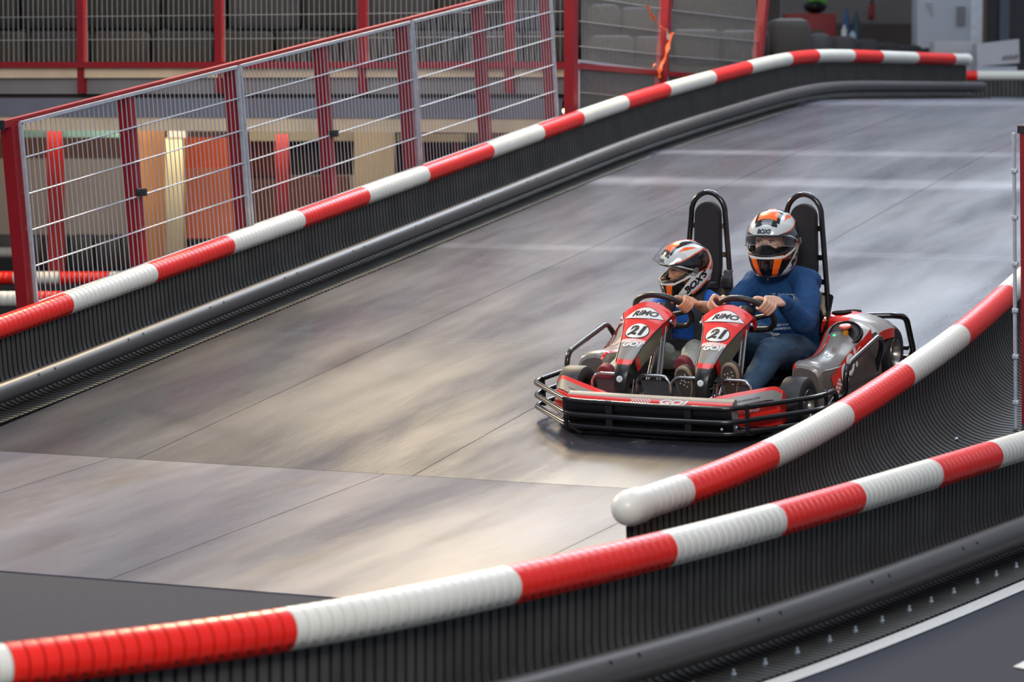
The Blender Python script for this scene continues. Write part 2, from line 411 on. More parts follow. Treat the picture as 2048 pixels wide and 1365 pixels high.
# left barrier, along the far side of the ramp
LXB = -3.82
lp = [V3((LXB, y, rz(y))) for y in [-5.1 + .15 * i for i in range(160)]]
def smooth_path(P, it=12):
    for _ in range(it): P = [P[0]] + [(P[i - 1] + P[i] * 2 + P[i + 1]) / 4 for i in range(1, len(P) - 1)] + [P[-1]]
    return P
lp = smooth_path(lp, 60); LP = Path(lp)
bl = []
for px, py in [(136, 607), (463.7, 485.7), (608.8, 433), (861.5, 341), (973.6, 304.8), (1077, 267.5), (1168, 234.3), (1251.6, 204.6), (1337.4, 180.4), (1423, 157.4), (1499, 137), (1571.4, 116), (1627.5, 105), (1695.6, 109.5), (1758, 112.7), (1832, 116), (1902, 118.3), (1937, 121)]:
    bl.append(LP.near(on_x(px, py, LXB) - V3((0, 0, .42))))
bl = sorted(bl)
b0 = bl[0]; bl.insert(1, (bl[0] + bl[1]) / 2); bl.insert(4, (bl[3] + bl[4]) / 2); bl = [b0 - .92 * k for k in (4, 3, 2, 1)] + bl
PR_L = curve_prof(.28, .17)
barrier('long red and white tube barrier with kerb pipe climbing the left ramp edge', LP, bl, False, 1, PR_L, (bl[0], bl[-1] - .02), (bl[0], bl[-1] + .03, .165, .125, .055), h=.42, cap=(bl[-1], 1))
# barrier beside the kart
mp_ = []
for px, py in [(1263, 1016), (1380, 981), (1542, 911), (1684, 834), (1809, 753), (1925.6, 671), (2016, 589)]: mp_.append(on_ramp(px, py, .42))
MBD = [q.copy() for q in mp_]
d_ = (mp_[-1] - mp_[-2]).normalized(); mp_ += [mp_[-1] + d_ * .9, mp_[-1] + d_ * 1.8]
mp_ = [V3((q.x, q.y, q.z - .42)) for q in mp_]
MP = Path(smooth_path(resample(cat(mp_, 10), .1)[0], 40))
bm_ = [MP.near(V3((q.x, q.y, q.z - .42))) for q in MBD]; bm_ += [bm_[-1] + .92, bm_[-1] + 1.75]
PR_M = curve_prof(.35, .27)
mid = barrier('red and white tube barrier with round white end beside the kart', MP, bm_, False, 1, PR_M, (.03, bm_[-1]), None, h=.42, cap=(bm_[0] + .012, -1))
# near barrier in the foreground
fp = [on_z(px, py, .43) for px, py in [(17, 1332), (596, 1260), (1020, 1170), (1318, 1103), (1543.6, 1043), (1711, 995), (1858, 950), (1982, 912)]]
fpe = [fp[0] * 2 - fp[1]] + fp + [fp[-1] * 2 - fp[-2], fp[-1] * 3 - fp[-2] * 2]
fpg = [V3((q.x, q.y, 0)) for q in fpe]; FP = Path(smooth_path(resample(cat(fpg, 10), .1)[0], 25))
bf = [FP.near(q) for q in fpg]
PR_F = curve_prof(.33, .17)
near_b = barrier('blurred red and white tube barrier with grey kerb pipe in the foreground', FP, bf, False, 1, PR_F, None, (bf[0], bf[-1], .165, .130, .060), h=.43)
# screws in the foreground mat
mb = None
d = bf[1]
k = 0
while d < bf[-1] - .1:
    for dd in (0, .22) if k % 2 == 0 else (.1,):
        p, t, S, N = FP.fr(d + dd); c = p + S * .225 + N * .012
        mb = MB(); Mx = Matrix.Translation(c) @ Matrix((t, N.cross(t), N)).transposed().to_4x4()
        mb.lathe([(.0, 0), (.011, 0), (.011, .006), (.006, .010), (.006, .022), (.0, .024)], Mx, 10)
        mb.build('mat_screw', M_bolt, near_b, 40)
    d += .36; k += 1
for px, py in ((1908, 868), (1912, 880)):
    p = on_z(px, py, rz(-.3) + .05); mb = MB(); mb.lathe([(0, 0), (.014, 0), (.014, .006), (.008, .012), (0, .013)], Matrix.Translation(p), 10); mb.build('mat_screw', M_bolt, mid, 40)
# painted line at the foot of the foreground barrier
mb = MB(); rows = []
for k in range(81):
    p, t, S, N = FP.fr(bf[0] + (bf[-1] - bf[0]) * k / 80); rows.append([p + S * .338 + V3((0, 0, .002)), p + S * .415 + V3((0, 0, .002))])
mb.loft(rows, False, False); o = mb.build('painted_line', M_white_paint, None, 0); tag(o, 'white painted line along the foot of the foreground barrier', 'road marking')
mb = MB(); a, b, c = on_z(2026, 1334, .002), on_z(2075, 1310, .002), on_z(2080, 1345, .002); mb.add([a, b, c], [(0, 1, 2)])
o = mb.build('painted_arrow', M_white_paint, None, 0); tag(o, 'tip of white painted arrow on the dark asphalt at the right edge', 'road marking')
# ------------------------------------------------------------------ fences
def mesh_panel(name, O, A, B, root, sp=.05, rows=(), rv=.0028, rh=.0042, frame=.016, sides=(1, 1, 1, 1), m=None):
    """welded wire panel: O corner, A along, B up. sides = left, right, bottom, top frame bars"""
    mb = MB(); a = A.normalized(); b = B.normalized(); n = a.cross(b).normalized()
    w = A.length; h = B.length; nv = int(w / sp)
    for i in range(1, nv + 1):
        d = i * sp
        if d > w - .01: break
        p = O + a * d; mb.tube([p, p + B], rv, 4)
    for r in rows:
        p = O + b * r
        for s in (-1, 1): mb.tube([p + n * s * (rv + rh * .6), p + A + n * s * (rv + rh * .6)], rh * .8, 5)
    o = mb.build(name, m or M_wire, root, 40)
    if frame:
        f = MB()
        def bar(p, q): f.tube([p, q], frame, 4)
        if sides[0]: bar(O, O + B)
        if sides[1]: bar(O + A, O + A + B)
        if sides[2]: bar(O, O + A)
        if sides[3]: bar(O + B, O + A + B)
        if f.v: f.build('panel_frame', M_galv, o, 30)
    return o
def post(root, p, q, w=.06, m=None, ref=(0, 1, 0)):
    mb = MB(); mb.tube([p, q], w * .707, 4, ref=ref); return mb.build('post', m or M_redsteel, root, 30)
# ramp fence
XF = -4.0; FH = 1.46
fr = thing('mesh_fence', 'galvanised mesh fence with red posts sloping up along the left of the ramp', 'fence', (0, 0, 0))
NR = V3((0, -.1348, .9909))
def topy(px, py): return on_x(px, py, XF - .05)
tops = [(22, 246), (254, 188), (463, 137), (643, 92), (806, 56), (957, 18), (1092, -12)]
py_ = [topy(*t).y for t in tops]
for y in py_:
    base = V3((XF - .06, y, rz(y)))
    # top of post follows the slope normal
    post(fr, base + NR * -.3 + V3((0, .0, 0)) + V3((0, FH * .1348, 0)), base + NR * FH + V3((0, FH * .1348, 0)), .075)
def top_at(y, x=XF - .05, h=FH - .01): return V3((x, y, rz(y) + h * 1.009))
mb = MB(); mb.tube([top_at(py_[0] - .1), top_at(py_[-1] + .35)], .028, 4, ref=(0, 0, 1)); tr = mb.build('top_rail', M_redsteel, fr, 30)
mb = MB(); mb.box(top_at(py_[0] - .1) + V3((0, -.004, 0)), (.05, .012, .05)); mb.build('rail_end_cap', M_black, tr, 0)
fy = [on_x(px, py, XF).y for px, py in ((37, 240), (478, 135), (823, 50), (1103, -16))]
for a, b in zip(fy, fy[1:]):
    a_, b_ = a + .02, b - .02
    sh = FH * .1348
    O = V3((XF, a_ + sh, rz(a_) )) ; A = V3((0, b_ - a_, rz(b_) - rz(a_)))
    rows = [FH - .01 - .205 * k for k in range(1, 7)]
    mesh_panel('mesh_panel', O + NR * .03, A, NR * (FH - .02), fr, .05, rows, .0031, .0044, .0135, (1, 1, 0, 1), mat('bright_wire', (176, 181, 188), .42, .2, .08, 20))
mb = MB()
for px, py in ((283, 385), (668, 267)):
    p = on_x(px, py, XF + .012); mb = MB(); mb.box(p, (.02, .10, .045), None, 0, .004); mb.build('panel_clamp', M_black, fr, 30)
# gallery fence across the back
gf = thing('mesh_fence', 'red framed mesh fence on the raised gallery across the back', 'fence')
def gd(px): return 25.6 - 1.9 * px / 1140.
def gp(px, py): return at(px, py, gd(px))
ZR = gp(600, 127).z
def gz(px, z):
    p = gp(px, 127); p.z = z; return p
mb = MB(); mb.tube([gz(-260, 2.19), gz(1150, 2.17)], .035, 4, ref=(0, 0, 1)); mb.build('bottom_rail', M_redsteel, gf, 30)
for px in (-110, 165, 440, 727, 1020): post(gf, gz(px, 1.945), gz(px, 3.5), .066)
pj = gz(1142, 1.6); post(gf, V3((pj.x, pj.y, 1.55)), V3((pj.x, pj.y, 3.4)), .085)
for a, b in ((-110, 165), (165, 440), (440, 727), (727, 1020), (1020, 1142)):
    O = gz(a, 2.2); E_ = gz(b, 2.2); mesh_panel('mesh_panel', O, E_ - O, V3((0, 0, 1.3)), gf, .048, [.195 * k for k in range(1, 7)], .0026, .0036, 0, m=M_wire)
mb = MB(); mb.tube([gz(-260, 3.5), gz(1150, 3.5)], .035, 4, ref=(0, 0, 1)); mb.build('top_rail', M_redsteel, gf, 30)
# fence beyond the crest, with leaning posts
cf = thing('mesh_fence', 'mesh fence with leaning red posts near the crest of the ramp', 'fence')
def cpt(px, py):
    d = 23.7 + (px - 1142) / (1525 - 1142) * 4.6; return at(px, py, d)
post(cf, cpt(1320, 195), cpt(1336, -60), .085); post(cf, cpt(1515, 120), cpt(1532, -45), .085)
mb = MB(); mb.tube([cpt(1150, 132), cpt(1330, 147), cpt(1420, 155), cpt(1515, 162)], .03, 4, ref=(0, 0, 1)); mb.build('bottom_rail', M_redsteel, cf, 30)
for (x0, y0a, y0b), (x1, y1a, y1b) in (((1160, 133, -30), (1322, 147, 2 - 30)), ((1336, 149, -28), (1515, 160, 5 - 20))):
    O, B_ = cpt(x0, y0a), cpt(x0, y0b) - cpt(x0, y0a); A_ = cpt(x1, y1a) - O
    mesh_panel('mesh_panel', O, A_, B_, cf, .05, [.2 * k - .04 for k in range(1, 4)], .003, .0045, 0)
O = cpt(1156, 225); mesh_panel('mesh_panel', O, cpt(1334, 240) - O, cpt(1156, 122) - O, cf, .05, [.16, .36], .003, .004, .016, (1, 1, 0, 1))
# orange tape on the post
mb = MB()
def ribbon(pts, w, mi=0):
    P = [cpt(a, b) - HZ * .16 for a, b in pts]; Q = cat(P, 5); rows = []
    for i, p in enumerate(Q):
        t = (Q[min(i + 1, len(Q) - 1)] - Q[max(i - 1, 0)]).normalized(); s = t.cross(V3((.3 * sin(i * .8), 1, .3 * cos(i * .7)))).normalized() * w * (.75 + .25 * sin(i * 1.3)); rows.append([p - s, p + s, p + s + V3((0, .004, 0)), p - s + V3((0, .004, 0))])
    mb.loft(rows, True, True, mi)
M_tape = mat('orange_tape', (255, 108, 40), .5, 0, .1, 20); M_tapew = mat('white_tape', (225, 220, 215), .5)
ribbon([(1293, 12), (1302, 32), (1314, 50), (1331, 62)], .015); ribbon([(1342, 66), (1335, 90), (1328, 115), (1318, 138), (1317, 156)], .02); ribbon([(1318, 138), (1309, 128), (1303, 138)], .008)
ribbon([(1329, 58), (1334, 70), (1335, 80)], .018, 1)
o = mb.build('barrier_tape', [M_tape, M_tapew], None, 40); tag(o, 'orange tape knotted and dangling on the leaning red post', 'tape')
# fence at the right edge beside the kart barrier
rf = thing('mesh_fence', 'red post with galvanised frame pipe at the right edge of the photo', 'fence')
XR = 1.68
p = on_x(2059, 858, XR); q = on_x(2055, 258, XR); p.z = rz(p.y) - .02
post(rf, p, q, .06); mb = MB(); mb.box(q + NR * -.004, (.078, .078, .034), None, 1); mb.box(q + NR * .016, (.084, .084, .006), None, 0); mb.build('post_cap', [mat('rust_brown_plate', (150, 110, 96), .6), M_black], rf, 0)
a = on_x(2037, 862, XR - .035); b = on_x(2033.5, 266, XR - .035); a = a + V3((0, -.05, 0)); b = b + V3((0, -.05, 0))
mb = MB(); mb.tube([a, b], .0095, 10); pl = mb.build('frame_pipe', M_galv, rf, 50)
for k in range(6):
    c = a.lerp(b, .1 + k * .155); mb = MB(); mb.box(c + V3((.004, -.01, 0)), (.03, .02, .022), None, 0, .004); mb.build('pipe_clip', M_galv, pl, 30)
mb = MB(); mb.tube([p + V3((0, 0, FH)) , p + V3((0, 2.5, FH + .34))], .042, 4, ref=(0, 0, 1)); mb.build('top_rail', M_redsteel, rf, 30)
mesh_panel('mesh_panel', V3((XR, p.y + .05, rz(p.y) + .02)), V3((0, 2.4, .326)), NR * 1.42, rf, .05, [.2 * k for k in range(1, 7)], .0028, .004, 0)

# ------------------------------------------------------------------ gallery structure and lower hall
M_conc = mat('grey_steel_beam', (132, 128, 128), .6, 0, .15, 2)
M_beam = mat('blue_grey_beam', (112, 114, 126), .55, 0, .15, 2)
M_cream = mat('cream_plaster', (222, 200, 168), .8, 0, .15, 3)
M_dk = mat('dark_lower_wall', (58, 46, 42), .8, 0, .2, 2)
gs = MB()
def slab(px0, px1, z0, z1, dback, dfront, m):
    a, b = gz(px0, z0), gz(px1, z0); n = HZ.copy()
    P = [a + n * dfront, b + n * dfront, b + n * dback, a + n * dback]
    gs.add([V3((q.x, q.y, z)) for z in (z0, z1) for q in P], [(0, 1, 2, 3), (7, 6, 5, 4), (0, 4, 5, 1), (1, 5, 6, 2), (2, 6, 7, 3), (3, 7, 4, 0)], m)
slab(-300, 1130, 2.075, 2.175, 6, .02, 0); slab(-300, 1130, 1.94, 2.075, 6, .06, 1); slab(-300, 1130, 1.905, 1.94, 5, .1, 3); slab(-300, 1125, 1.745, 1.905, .3, .02, 2)
slab(-300, 1112, 1.632, 1.745, .3, .03, 0)
o = gs.build('floor_gallery', [M_cream, M_conc, M_beam, M_dk], None, 0); tag(o, kind='structure')
def blk(name, label, cat_, px0, py0, px1, py1, d, th, m, group=None, bev=.0, seg=None, up_=0):
    """box spanning a rectangle of the view at depth d"""
    a, b = at(px0, py1, d), at(px1, py0, d); c = (a + b) / 2 + HZ * (th / 2); w = (at(px1, py1, d) - a).length; h = abs(b.z - a.z)
    mb = MB(); mb.box(c, (w, th, h), Matrix.Rotation(TH, 3, 'Z'), 0, bev)
    o = mb.build(name, m, None, 40 if bev else 0)
    if label: tag(o, label, cat_, group)
    else: tag(o, kind='structure')
    return o
ORD = ['first','second','third','fourth','fifth','sixth','seventh','eighth','ninth','tenth','eleventh']
M_beige = mat('beige_column', (176, 160, 132), .7, 0, .12, 2); M_wood = mat('pale_wood_board', (212, 152, 98), .6, 0, .15, 3, 0, 60, 0, (3, 3, .3)); M_cr = mat('cream_paint', (208, 196, 158), .6, 0, .08, 2)
M_grey = mat('grey_wall_panel', (136, 126, 118), .8, 0, .12, 1.5); M_brown = mat('brown_wall', (92, 62, 48), .8, 0, .2, 2); M_or = mat('orange_panel', (240, 92, 20), .5, 0, .08, 2); M_sal = mat('salmon_panel', (226, 120, 84), .55, 0, .1, 1.5)
M_teal = mat('teal_paint', (96, 132, 126), .6); M_tyre = mat('black_rubber', (26, 25, 26), .6, 0, .25, 8)
# back walls of the lower hall
blk('wall_back_lower', None, None, -500, 318, 1200, 540, 33.2, .2, M_grey)
blk('wall_back_upper', None, None, -500, 232, 1200, 330, 33.6, .2, M_brown)
blk('pipe_duct', 'pale teal duct under the gallery at the far left', 'duct', -60, 257, 268, 275, 27, .2, M_teal)
p0 = blk('steel_column', 'bright red steel column below the gallery behind the first fence bay', 'column', 95, 262, 125, 630, 27.0, .14, mat('bright_red_steel', (190, 30, 26), .45))
blk('wooden_panel', 'pale wooden board standing upright left of the cream post', 'board', 275, 228, 331, 606, 27.6, .1, M_wood)
blk('cream_post', 'square cream post between the wooden board and the orange panel', 'post', 331, 276, 367, 612, 27.3, .2, M_cr, None, .01)
blk('post_cap_block', 'grey white block on top of the cream post', 'block', 335, 252, 371, 276, 27.2, .22, mat('pale_grey', (170, 165, 158), .7))
pn = thing('orange_panel', 'bright orange panel with salmon lower half below the gallery', 'panel', at(420, 470, 28.5))
for y0, y1, m, nm in ((275, 336, M_or, 'upper_sheet'), (336, 596, M_sal, 'lower_sheet')):
    o = blk(nm, 'x', 'x', 366, y0, 475, y1, 28.5, .06, m); del o['label']; del o['category']
    o.parent = pn; o.matrix_parent_inverse = Matrix.Translation(-pn.location)
pn2 = blk('brown_board', 'dull reddish brown board to the right of the orange panel', 'board', 478, 276, 556, 352, 29.5, .06, mat('dull_red_brown', (150, 58, 28), .7, 0, .2, 3))
pn3 = blk('salmon_board', 'dusty pink board under the reddish brown board', 'board', 478, 352, 700, 578, 29.7, .06, mat('dusty_pink', (168, 112, 92), .7, 0, .15, 2))
blk('steel_column', 'narrow dark red column in front of the reddish brown board', 'column', 552, 268, 578, 618, 27.2, .12, mat('dull_red_steel', (140, 24, 24), .5))
blk('steel_column', 'short red column seen under the cream beam right of the beige pillar', 'column', 906, 284, 920, 340, 29.5, .1, mat('bright_red_steel', (190, 30, 26)))
blk('concrete_pillar', 'wide beige pillar behind the middle of the ramp fence', 'pillar', 708, 262, 790, 602, 28, .4, M_beige, None, .01)
blk('cream_beam', 'pale yellow beam left of the wide beige pillar', 'beam', 500, 262, 712, 282, 28.6, .2, M_cr)
blk('cream_beam', 'pale yellow beam right of the wide beige pillar', 'beam', 790, 268, 931, 284, 28.6, .2, M_cr)
blk('dark_opening_panel', 'dark brown panel under the pale yellow beam', 'panel', 560, 283, 712, 350, 29.6, .05, M_dk)
blk('dark_opening_panel', 'black panel right of the wide beige pillar', 'panel', 790, 284, 1000, 574, 30, .05, mat('near_black', (30, 27, 26), .8))
blk('grey_beam_end', 'grey concrete beam end beside the tall red corner post', 'beam', 1085, 135, 1136, 240, 25.2, .4, mat('grey_concrete', (110, 108, 106), .8, 0, .2, 3))
blk('wall_gallery_end', None, None, 1118, 128, 1420, 300, 29.5, .3, mat('stained_grey_board', (62, 62, 64), .8, 0, .3, 2))
# barriers on the lower track
def far_tube(label, d, y, segs, r):
    root = thing('track_barrier', label, 'barrier', (0, 0, 0), 'red and white barriers on the lower track')
    for x0, x1, red in segs:
        a, b = at(x0, y, d), at(x1, y, d); mb = MB(); n = max(2, round((b - a).length / .046)); path = []; rr = []
        for i in range(n):
            for q, k in ((0, .93), (.12, 1), (.88, 1)): path.append(a.lerp(b, (i + q) / n)); rr.append(r * k)
        mb.tube(path, rr, 16); mb.build('barrier_sleeve', M_red if red else M_white, root, 50)
    a, b = at(segs[0][0], y, d), at(segs[-1][1], y, d); mb = MB(); c = (a + b) / 2
    mb.box((c.x, c.y, c.z / 2 - .03), ((b - a).length, .05, c.z - .06), Matrix.Rotation(TH, 3, 'Z')); mb.build('rubber_wall', M_tyre, root, 0)
far_tube('red and white barrier on the lower track nearest behind the first fence post', 22.5, 598, [(-200, -60, True), (-60, 76, False), (76, 200, True), (200, 330, False)], .058)
far_tube('second red and white barrier on the lower track, just beyond the nearest one', 25.2, 556, [(-200, -90, False), (-90, 27, True), (27, 120, False), (120, 220, True), (220, 320, False)], .055)
far_tube('farthest pale barrier on the lower track at the left edge', 28.8, 505, [(-160, -60, True), (-60, 32, False), (32, 60, True)], .05)
# black tyre band at the far wall
for i in range(7):
    x = -20 + i * 52; blk('rubber_block', ORD[i] + ' black rubber block from the left along the foot of the lower wall', 'block', x, 473, x + 51, 540, 32.4, .5, M_tyre, 'rubber blocks along the lower wall', .03)
blk('rubber_kerb', 'low black rubber edge at the foot of the orange panel', 'kerb', 330, 480, 480, 596, 28.2, .3, M_tyre)
# rubber blocks on the gallery behind the mesh
def block(px0, py0, px1, py1, d, m, label, group, th=.7, bev=.06):
    return blk('barrier_block', label, 'barrier block', px0, py0, px1, py1, d, th, m, group, bev)
M_b = [mat('charcoal_block', (24, 23, 23), .75, 0, .25, 3), mat('brown_black_block', (32, 27, 23), .75, 0, .25, 3), mat('slate_block', (44, 44, 50), .75, 0, .25, 3), mat('black_block', (20, 20, 21), .75, 0, .25, 3)]
x = -24; k = 0
for w in (79, 128, 120, 128, 120, 132, 118, 126, 120, 120):
    block(x, 62, x + w - 4, 131, 28.5, M_b[[1, 0, 1, 3, 0, 0, 1, 0, 2, 1, 1][k]], ORD[k] + ' rubber block from the left in the lower row behind the gallery mesh', 'lower row of gallery blocks'); x += w; k += 1
x = -20; k = 0
for w in (60, 126, 160, 130, 150, 128, 140, 130, 135):
    block(x, -30, x + w - 5, 61, 28.7, M_b[[3, 0, 3, 3, 2, 0, 2, 1, 2, 1][k]], ORD[k] + ' rubber block from the left in the upper row behind the gallery mesh', 'upper row of gallery blocks'); x += w; k += 1
blk('wall_gallery_back', None, None, -400, -200, 1560, 140, 31, .2, mat('dark_gallery_wall', (48, 42, 38), .85, 0, .2, 2))
# blocks behind the crest fence
for i, (x0, y0, x1, y1, d, m) in enumerate([(1178, 8, 1240, 70, 28.0, 2), (1240, 14, 1322, 70, 28.2, 2), (1178, 70, 1268, 130, 27.8, 2), (1268, 72, 1345, 130, 28, 2), (1345, 58, 1440, 132, 28.2, 2), (1440, 60, 1540, 130, 28.4, 2)]):
    block(x0, y0, x1, y1, d, M_b[m], ['upper left slate block behind the crest fence', 'upper slate block behind the crest fence, just left of the orange tape', 'lower left slate block behind the crest fence', 'lower slate block behind the crest fence, second from the left', 'slate block behind the crest fence, right of the orange tape', 'slate block behind the crest fence, next to the last red post'][i], 'blocks behind the crest fence')
gx = [(1541, 36, 1622, 112, 29), (1618, 66, 1666, 112, 33), (1664, 72, 1716, 112, 35.5), (1714, 78, 1761, 112, 37.5), (1759, 85, 1802, 112, 39.5), (1800, 90, 1848, 112, 41.5), (1846, 95, 1909, 112, 43.5)]
names = ['tall nearest charcoal rubber block right of the last red post', 'second charcoal rubber block, just right of the tall nearest one', 'third charcoal rubber block, below the small blue and white bottles', 'fourth charcoal rubber block in the receding row', 'fifth charcoal rubber block in the receding row', 'sixth charcoal rubber block, just left of the white cabinet foot', 'farthest low charcoal rubber block in front of the white box']
for (x0, y0, x1, y1, d), nm in zip(gx, names): block(x0, y0, x1, 182 + 480 / d, d, mat('grey_block', (50, 48, 48), .75, 0, .15, 3), nm, 'receding row of charcoal blocks', .8, .09)
# workshop behind
blk('wall_workshop', None, None, 1520, -300, 2300, 130, 52, .2, mat('workshop_wall', (128, 122, 118), .8, 0, .1, 1))
blk('wall_workshop_base', None, None, 1640, 47, 1850, 130, 51.5, .2, mat('brown_wall_base', (84, 74, 68), .8, 0, .15, 1))
tb = thing('tool_chest', 'red tool chest behind the charcoal blocks', 'tool chest', at(1620, 70, 46))
M_tr = mat('red_tool_chest', (150, 28, 24), .45)
def child(o, root):
    for k_ in ('label', 'category', 'group'):
        if k_ in o: del o[k_]
    o.parent = root; o.matrix_parent_inverse = Matrix.Translation(-root.location); return o
child(blk('cabinet_body', 'x', 'x', 1572, 27, 1671, 192.4, 46, .6, M_tr, None, .02), tb)
for i in range(3): child(blk('drawer', 'x', 'x', 1618, 36 + i * 12, 1648, 45 + i * 12, 45.97, .04, mat('grey_drawer', (96, 84, 76), .6)), tb)
blk('dark_locker', 'tall dark brown locker left of the red tool chest', 'locker', 1544, 8, 1558, 192, 46.5, .5, mat('dark_crate', (50, 44, 40), .7), None, .02)
hb = thing('crash_helmet', 'black crash helmet with green stripe on the red tool chest', 'helmet', at(1632, 27, 46.1))
mb = MB(); mb.ball(at(1630, 12, 46.2), (.18, .2, .12), 12); child(mb.build('shell', M_black, None, 180), hb)
mb = MB(); mb.tube(cat([at(1618, 2, 46), at(1635, -1, 45.97), at(1652, 6, 46)], 6), .035, 8); child(mb.build('green_stripe', mat('lime_green', (90, 160, 60), .5), None, 180), hb)
def bottle(label, px, y0, y1, d, r, m):
    a, b = at(px, y1, d), at(px, y0, d); h = b.z - a.z; mb = MB(); mb.lathe([(.0, 0), (r, 0), (r, h * .7), (r * .45, h * .82), (r * .45, h), (0, h)], Matrix.Translation(a), 14); o = mb.build('bottle', m, None, 40); tag(o, label, 'bottle')
bottle('tall blue bottle behind the third charcoal block', 1692, 18, 82, 45, .05, mat('blue_bottle', (40, 84, 130), .4)); bottle('dark teal bottle right of the tall blue bottle', 1712, 24, 82, 45, .06, mat('teal_bottle', (40, 66, 78), .4)); bottle('small white bottle in front of the blue and teal bottles', 1688, 50, 82, 44.6, .04, M_white); bottle('low white bottle right of the other white bottle', 1705, 62, 82, 44.6, .05, mat('pale_blue_white', (190, 205, 215), .4))
blk('workbench', 'dark workbench carrying the small bottles behind the charcoal blocks', 'workbench', 1676, 82, 1726, 192.6, 44.5, .9, mat('dark_bench', (46, 42, 40), .7))
ex = thing('fire_extinguisher', 'small blurred red extinguisher on the workshop wall', 'fire extinguisher', at(1743, 36, 51.6))
a, b = at(1742, 34, 51.6), at(1744, 12, 51.6)
mb = MB(); mb.limb([a, b], [.055, .05]); child(mb.build('cylinder', mat('dull_red', (140, 36, 34), .5), None, 180), ex); mb = MB(); mb.box(b + V3((0, 0, .07)), (.05, .05, .05)); child(mb.build('valve', M_black, None, 0), ex)
M_wc = mat('white_cabinet', (208, 214, 222), .45, 0, .03, 2)
cb = thing('white_cabinet', 'tall white cabinet with grey plate behind the crest', 'cabinet', at(1900, 110, 44.5))
child(blk('body', 'x', 'x', 1835, -250, 1942, 192.7, 44.5, .6, M_wc, None, .01), cb); child(blk('corner_strip', 'x', 'x', 1942, -250, 1966, 192.7, 44.4, .62, mat('bright_white', (232, 238, 246), .45), None, .01), cb); child(blk('grey_plate', 'x', 'x', 1914, 13, 1931, 51, 44.47, .04, mat('mid_grey', (134, 136, 140), .5)), cb)
for i in range(4): child(blk('label_line', 'x', 'x', 1852 + i * 3, 6 + i * 7, 1866, 8 + i * 7, 44.47, .035, mat('soft_grey_print', (176, 180, 186), .5)), cb)
dr = thing('glass_door', 'dark glazed door with brown frame right of the white cabinet', 'door', at(2010, 110, 47))
child(blk('door_frame', 'x', 'x', 1965, -250, 1974, 130, 47, .1, mat('brown_frame', (140, 104, 78), .6)), dr); child(blk('dark_pane', 'x', 'x', 1974, -250, 2090, 192.2, 47.1, .05, mat('dark_glass', (62, 60, 62), .2)), dr); child(blk('steel_mullion', 'x', 'x', 2001, -250, 2020, 130, 46.95, .08, mat('blue_grey_mullion', (96, 106, 120), .4)), dr)
blk('white_box', 'plain white box at the foot of the white cabinet', 'box', 1868, 82, 1952, 193.2, 42.6, .5, mat('warm_white_card', (212, 208, 208), .6, 0, .03), None, .01)
wb = thing('white_box', 'tilted white box with dark print on its lower corner', 'box', at(1996, 133, 42))
a, b, c, d2 = at(1953, 88, 42), at(2038, 78, 42), at(2039, 126, 42), at(1955, 133, 42); n = HZ * .4
mb = MB(); mb.add([d2, c, b, a, d2 + n, c + n, b + n, a + n], [(0, 1, 2, 3), (4, 7, 6, 5), (0, 4, 5, 1), (1, 5, 6, 2), (2, 6, 7, 3), (3, 7, 4, 0)]); child(mb.build('carton', mat('cool_white_card', (214, 212, 216), .6, 0, .03), None, 0), wb)
mb = MB(); ax = (c - d2).normalized(); ay = (a - d2).normalized(); o0 = d2.lerp(c, .58) + ay * .055 - HZ * .006
for k in range(9):
    q = o0 + ax * (.026 * k) ; w_ = ax * .014; t_ = ay * (.05 + .012 * ((k * 5) % 3)) + ax * .018
    mb.quad(q, q + w_, q + w_ + t_, q + t_)
child(mb.build('box_print', mat('dark_print', (58, 54, 56), .6), None, 0), wb)
blk('white_board', 'white slab under the tilted white box', 'board', 1953, 133, 2034, 193.5, 41.5, .3, M_wc)
# barrier beyond the crest at the right edge
root = thing('track_barrier', 'low red and white barrier beyond the crest at the far right', 'barrier', (0, 0, 0), 'red and white crash barriers')
D7 = 36.5
for x0, x1, red in ((1932, 1954, True), (1954, 2120, False)):
    a, b = at(x0, 151.5, D7), at(x1, 151.5, D7); mb = MB(); n = max(2, round((b - a).length / .046)); path = []; rr = []
    for i in range(n):
        for q, k_ in ((0, .93), (.12, 1), (.88, 1)): path.append(a.lerp(b, (i + q) / n)); rr.append(.062 * k_)
    mb.tube(path, rr, 16); mb.build('barrier_sleeve', M_red if red else M_white, root, 50)
mb = MB(); a, b = at(1936, 160, D7), at(2120, 160, D7)
n_ = int((b - a).length / .05)
for i in range(n_):
    p = a.lerp(b, (i + .5) / n_); mb.box((p.x, p.y, (p.z + 1.89) / 2), (.038, .05, p.z - 1.89), Matrix.Rotation(TH, 3, 'Z'))
mb.build('ribbed_mat', M_rub, root, 0)
mb = MB(); c = (a + b) / 2 + HZ * .05; mb.box((c.x, c.y, (c.z + 1.89) / 2), ((b - a).length, .05, c.z - 1.89), Matrix.Rotation(TH, 3, 'Z')); mb.build('back_board', M_groove, root, 0)
# small lamp by the corner post
lm = thing('wall_lamp', 'small glowing lamp low beside the tall red corner post', 'lamp', at(1131, 222, 24.6))
mb = MB(); mb.ball(at(1131, 222, 24.6), .024, 8); child(mb.build('bulb', emis('lamp_glow', (255, 225, 150), 14), None, 180), lm)
mb = MB(); mb.lathe([(0, 0), (.03, 0), (.028, .05), (.012, .08), (0, .08)], Matrix.Translation(at(1131, 222, 24.62) + V3((0, 0, .016))), 12); child(mb.build('lamp_holder', M_black, None, 40), lm)
mb = MB(); mb.tube([at(1131, 222, 24.62) + V3((0, 0, .09)), at(1131, 140, 24.62)], .006, 6); child(mb.build('cable', M_black, None, 40), lm)

